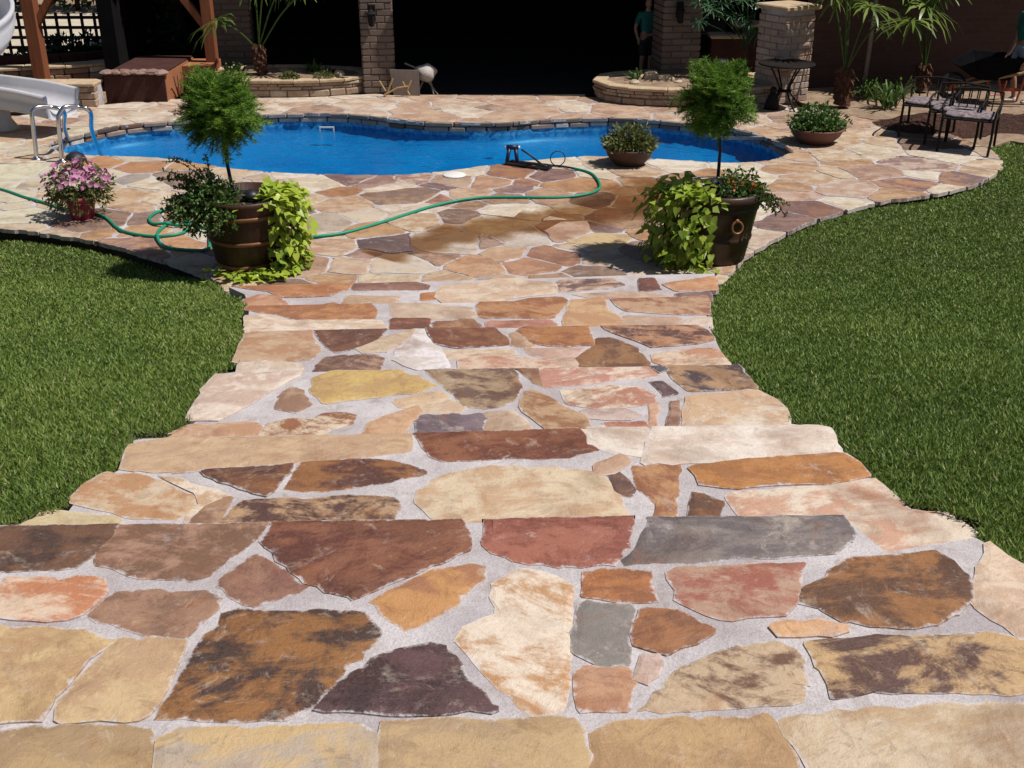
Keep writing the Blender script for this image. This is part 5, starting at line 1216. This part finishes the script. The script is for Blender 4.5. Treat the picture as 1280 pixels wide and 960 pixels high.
# ---------------------------------------------------------------- wheelbarrow and people
def wb(px, py, dy=0): return V(px, py, 13.9+dy)
g0 = P(1215,118).y
wbr = empty('wheelbarrow', (6.1,13.9,0), 'black tray wheelbarrow with orange braces pushed by a person in pale shorts', 'wheelbarrow')
cx, cy = 5.74, 13.95
tray_t = [(-.36,-.18,.44),(-.08,-.28,.57),(.40,-.26,.53),(.40,.26,.53),(-.08,.28,.57),(-.36,.18,.44)]; tray_b = [(-.10,-.11,.27),(0,-.18,.27),(.26,-.18,.27),(.26,.18,.27),(0,.18,.27),(-.10,.11,.27)]
vs = [(cx+x,cy+y,z) for x,y,z in tray_t] + [(cx+x,cy+y,z) for x,y,z in tray_b] + [(cx+x*.95,cy+y*.95,z-.005) for x,y,z in tray_t] + [(cx+x*.95,cy+y*.92,z+.012) for x,y,z in tray_b]
fs = [(i,6+i,6+(i+1)%6,(i+1)%6) for i in range(6)] + [(6,7,8,9,10,11)[::-1]] + [(12+i,12+(i+1)%6,18+(i+1)%6,18+i) for i in range(6)] + [(18,19,20,21,22,23)] + [(i,(i+1)%6,12+(i+1)%6,12+i) for i in range(6)]
MB().add(vs, fs).build('tray', M['tray'], wbr)
for s_ in (-1,1):
    MB().tube([(cx-.36,cy+s_*.06,.18),(cx+.05,cy+s_*.16,.285),(cx+.36,cy+s_*.22,.36),(cx+.72,cy+s_*.25,.50)], .018, 8).build('handle', M['pine'], wbr)
    MB().tube([(cx+.12,cy+s_*.18,.29),(cx+.2,cy+s_*.2,.03),(cx+.36,cy+s_*.22,.03),(cx+.42,cy+s_*.23,.38)], .014, 6).build('leg', M['orangepaint'], wbr)
MB().box((cx+.27,cy-.22,.17),(.2,.012,.04)).build('brace', M['orangepaint'], wbr)
w_ = MB().tube([(cx-.36+.13*math.cos(t), cy, .17+.13*math.sin(t)) for t in np.linspace(0,2*math.pi,25)], .042, 10, False).build('wheel', M['black'], wbr, True)
MB().tube([(cx-.36,cy-.07,.17),(cx-.36,cy+.07,.17)], .05, 10).build('hub', M['orangepaint'], w_)
def skin_mesh(name, verts, edges, rad, mat, parent, sub=2, root=0):
    me = bpy.data.meshes.new(name); me.from_pydata(verts, edges, []); o = bpy.data.objects.new(name, me); me.materials.append(mat); link(o, parent)
    sk = o.modifiers.new('skin', 'SKIN'); sk.use_smooth_shade = True
    for i, r in enumerate(rad): me.skin_vertices[0].data[i].radius = (r, r) if not isinstance(r, tuple) else r
    me.skin_vertices[0].data[root].use_root = True
    s_ = o.modifiers.new('sub', 'SUBSURF'); s_.levels = sub; s_.render_levels = sub; return o
def person(loc, rz, s, label, shirt, shorts, hands, legs):
    o = empty('person', loc, label, 'person'); m_ = Matrix.Translation(loc) @ Matrix.Rotation(rz,4,'Z') @ Matrix.Scale(s,4); T_ = lambda v_: tuple(m_ @ Vector(v_))
    v = []; e = []; r = []
    def add(p_, rad, frm=None):
        v.append(T_(p_)); r.append(tuple(x*s for x in rad) if isinstance(rad, tuple) else rad*s); i = len(v)-1
        if frm is not None: e.append((frm,i))
        return i
    pel = add((0,0,.98), (.15,.11)); bel = add((0,-.01,1.12), (.135,.10), pel); che = add((0,0,1.32), (.155,.11), bel); nk = add((0,0,1.49), .062, che); hd0 = add((0,-.02,1.58), .055, nk)
    sp = [(0,0,.98),(0,-.01,1.12),(0,0,1.32),(0,0,1.47)]; arms = []
    for sx, hnd in ((-1,hands[0]),(1,hands[1])):
        sh_ = Vector((sx*.185,0,1.42)); hv = Vector(hnd); el = (sh_+hv)/2 + Vector((sx*.06,.07,-.03)); a = add(sh_, .055, che); b = add(el, .042, a); wr = el.lerp(hv,.85); w_ = add(wr, .03, b); pm_ = add(hv, (.032,.022), w_); dr = (hv-wr).normalized()
        for f_ in range(4): fb = hv + dr*.03 + Vector((0,(f_-1.5)*.02,0)); k_ = add(fb, .010, pm_); k2_ = add(fb+dr*.035+Vector((0,0,-.02)), .009, k_); add(fb+dr*.045+Vector((0,0,-.05)), .007, k2_)
        th = add(hv+Vector((-sx*.02,-.035,0)), .011, w_); add(hv+Vector((-sx*.025,-.05,-.03))+dr*.02, .009, th); arms.append((sh_, sh_.lerp(el,.75)))
    lg_ = []
    for sx, (kn, an) in zip((-1,1), legs):
        hp_ = add((sx*.095,0,.90), .092, pel); k_ = add(kn, .062, hp_); cf = add(Vector(kn).lerp(Vector(an),.35)+Vector((0,.02,0)), .055, k_); a_ = add(an, .038, cf); lg_.append((Vector((sx*.095,0,.90)), Vector(kn), Vector(an)))
        add(Vector(an)+Vector((0,-.1,-.05)), .03, a_)
    skin_mesh('body', v, e, r, M['skin'], o)
    # head with face, ears and hair
    bm = bmesh.new(); bmesh.ops.create_uvsphere(bm, u_segments=24, v_segments=18, radius=1)
    for q in bm.verts:
        x, y, z = q.co; f_ = max(0,-y); nose = math.exp(-((x/.16)**2+((z+.12)/.2)**2))*.22*f_; eye = -math.exp(-(((abs(x)-.36)/.16)**2+((z-.05)/.13)**2))*.10*f_; lip = math.exp(-((x/.3)**2+((z+.48)/.09)**2))*.06*f_; ear = math.exp(-((y/.16)**2+((z+.05)/.25)**2))*.12*(abs(x)>.9)
        q.co = m_ @ Vector((x*.075*(1-.18*max(0,-z))+math.copysign(ear*.12,x), (y-nose-eye*-1*-1-lip)*.095-.015, z*.118+1.655))
    me = bpy.data.meshes.new('head'); bm.to_mesh(me); bm.free(); me.materials.append(M['skin']); me.polygons.foreach_set('use_smooth',[True]*len(me.polygons)); h_ = link(bpy.data.objects.new('head', me), o)
    bm = bmesh.new(); bmesh.ops.create_uvsphere(bm, u_segments=20, v_segments=14, radius=1); bmesh.ops.delete(bm, geom=[q for q in bm.verts if q.co.z < -.25 or (q.co.y < -.35 and q.co.z < .45)], context='VERTS')
    for q in bm.verts: q.co = m_ @ Vector((q.co.x*.083, q.co.y*.104-.008, q.co.z*.127+1.657))
    me = bpy.data.meshes.new('hair'); bm.to_mesh(me); bm.free(); me.materials.append(M['hair']); link(bpy.data.objects.new('hair', me), h_)
    for sx in (-1,1): MB().lathe([(0,-.011*s),(.011*s,0),(0,.011*s)], m_ @ Vector((sx*.029,-.094,1.662)), 8).build('eye', M['black'], h_, True)
    sv = [T_(q) for q in sp]; se = [(0,1),(1,2),(2,3)]; sr = [(.172*s,.128*s),(.165*s,.122*s),(.18*s,.13*s),.085*s]
    for a, b in arms: i = len(sv); sv += [T_(a),T_(b)]; se += [(2,i),(i,i+1)]; sr += [.078*s,.068*s]
    skin_mesh('shirt', sv, se, sr, shirt, o)
    sv = [T_((0,0,1.0)),T_((0,0,.93))]; se = [(0,1)]; sr = [(.17*s,.13*s),(.17*s,.13*s)]
    for a, k_, an in lg_: i = len(sv); sv += [T_(a+Vector((0,0,-.02))), T_(a.lerp(k_,.55)), T_(a.lerp(k_,.98))]; se += [(1,i),(i,i+1),(i+1,i+2)]; sr += [.112*s,.105*s,.10*s]
    skin_mesh('shorts', sv, se, sr, shorts, o)
    for a, k_, an in lg_: MB().lathe([(0,0),(.05*s,0),(.052*s,.03*s),(.045*s,.06*s),(.03*s,.085*s)], m_ @ Vector((an[0],an[1],0)), 14).box(m_ @ Vector((an[0],an[1]-.1,.032)), (.085*s,.19*s,.064*s), rz, bev=.02*s).build('shoe', M['shoe'], o)
    return o
person((6.17,13.95,-.03), R(-88), .72, 'person in teal shirt and pale shorts pushing the black wheelbarrow', M['teal'], M['paleblue'], ((-.335,-.10,.72),(.335,-.10,.72)), (((-.10,-.08,.50),(-.10,.03,.085)),((.11,.10,.50),(.11,.26,.10))))
person((1.80,15.5,-.02), R(20), .60, 'person in teal shirt and dark shorts standing in porch shade by the column', M['teal'], M['darkcloth'], ((-.28,-.12,.92),(.28,-.14,.92)), (((-.10,-.02,.50),(-.10,.02,.085)),((.10,-.03,.50),(.10,.0,.085))))
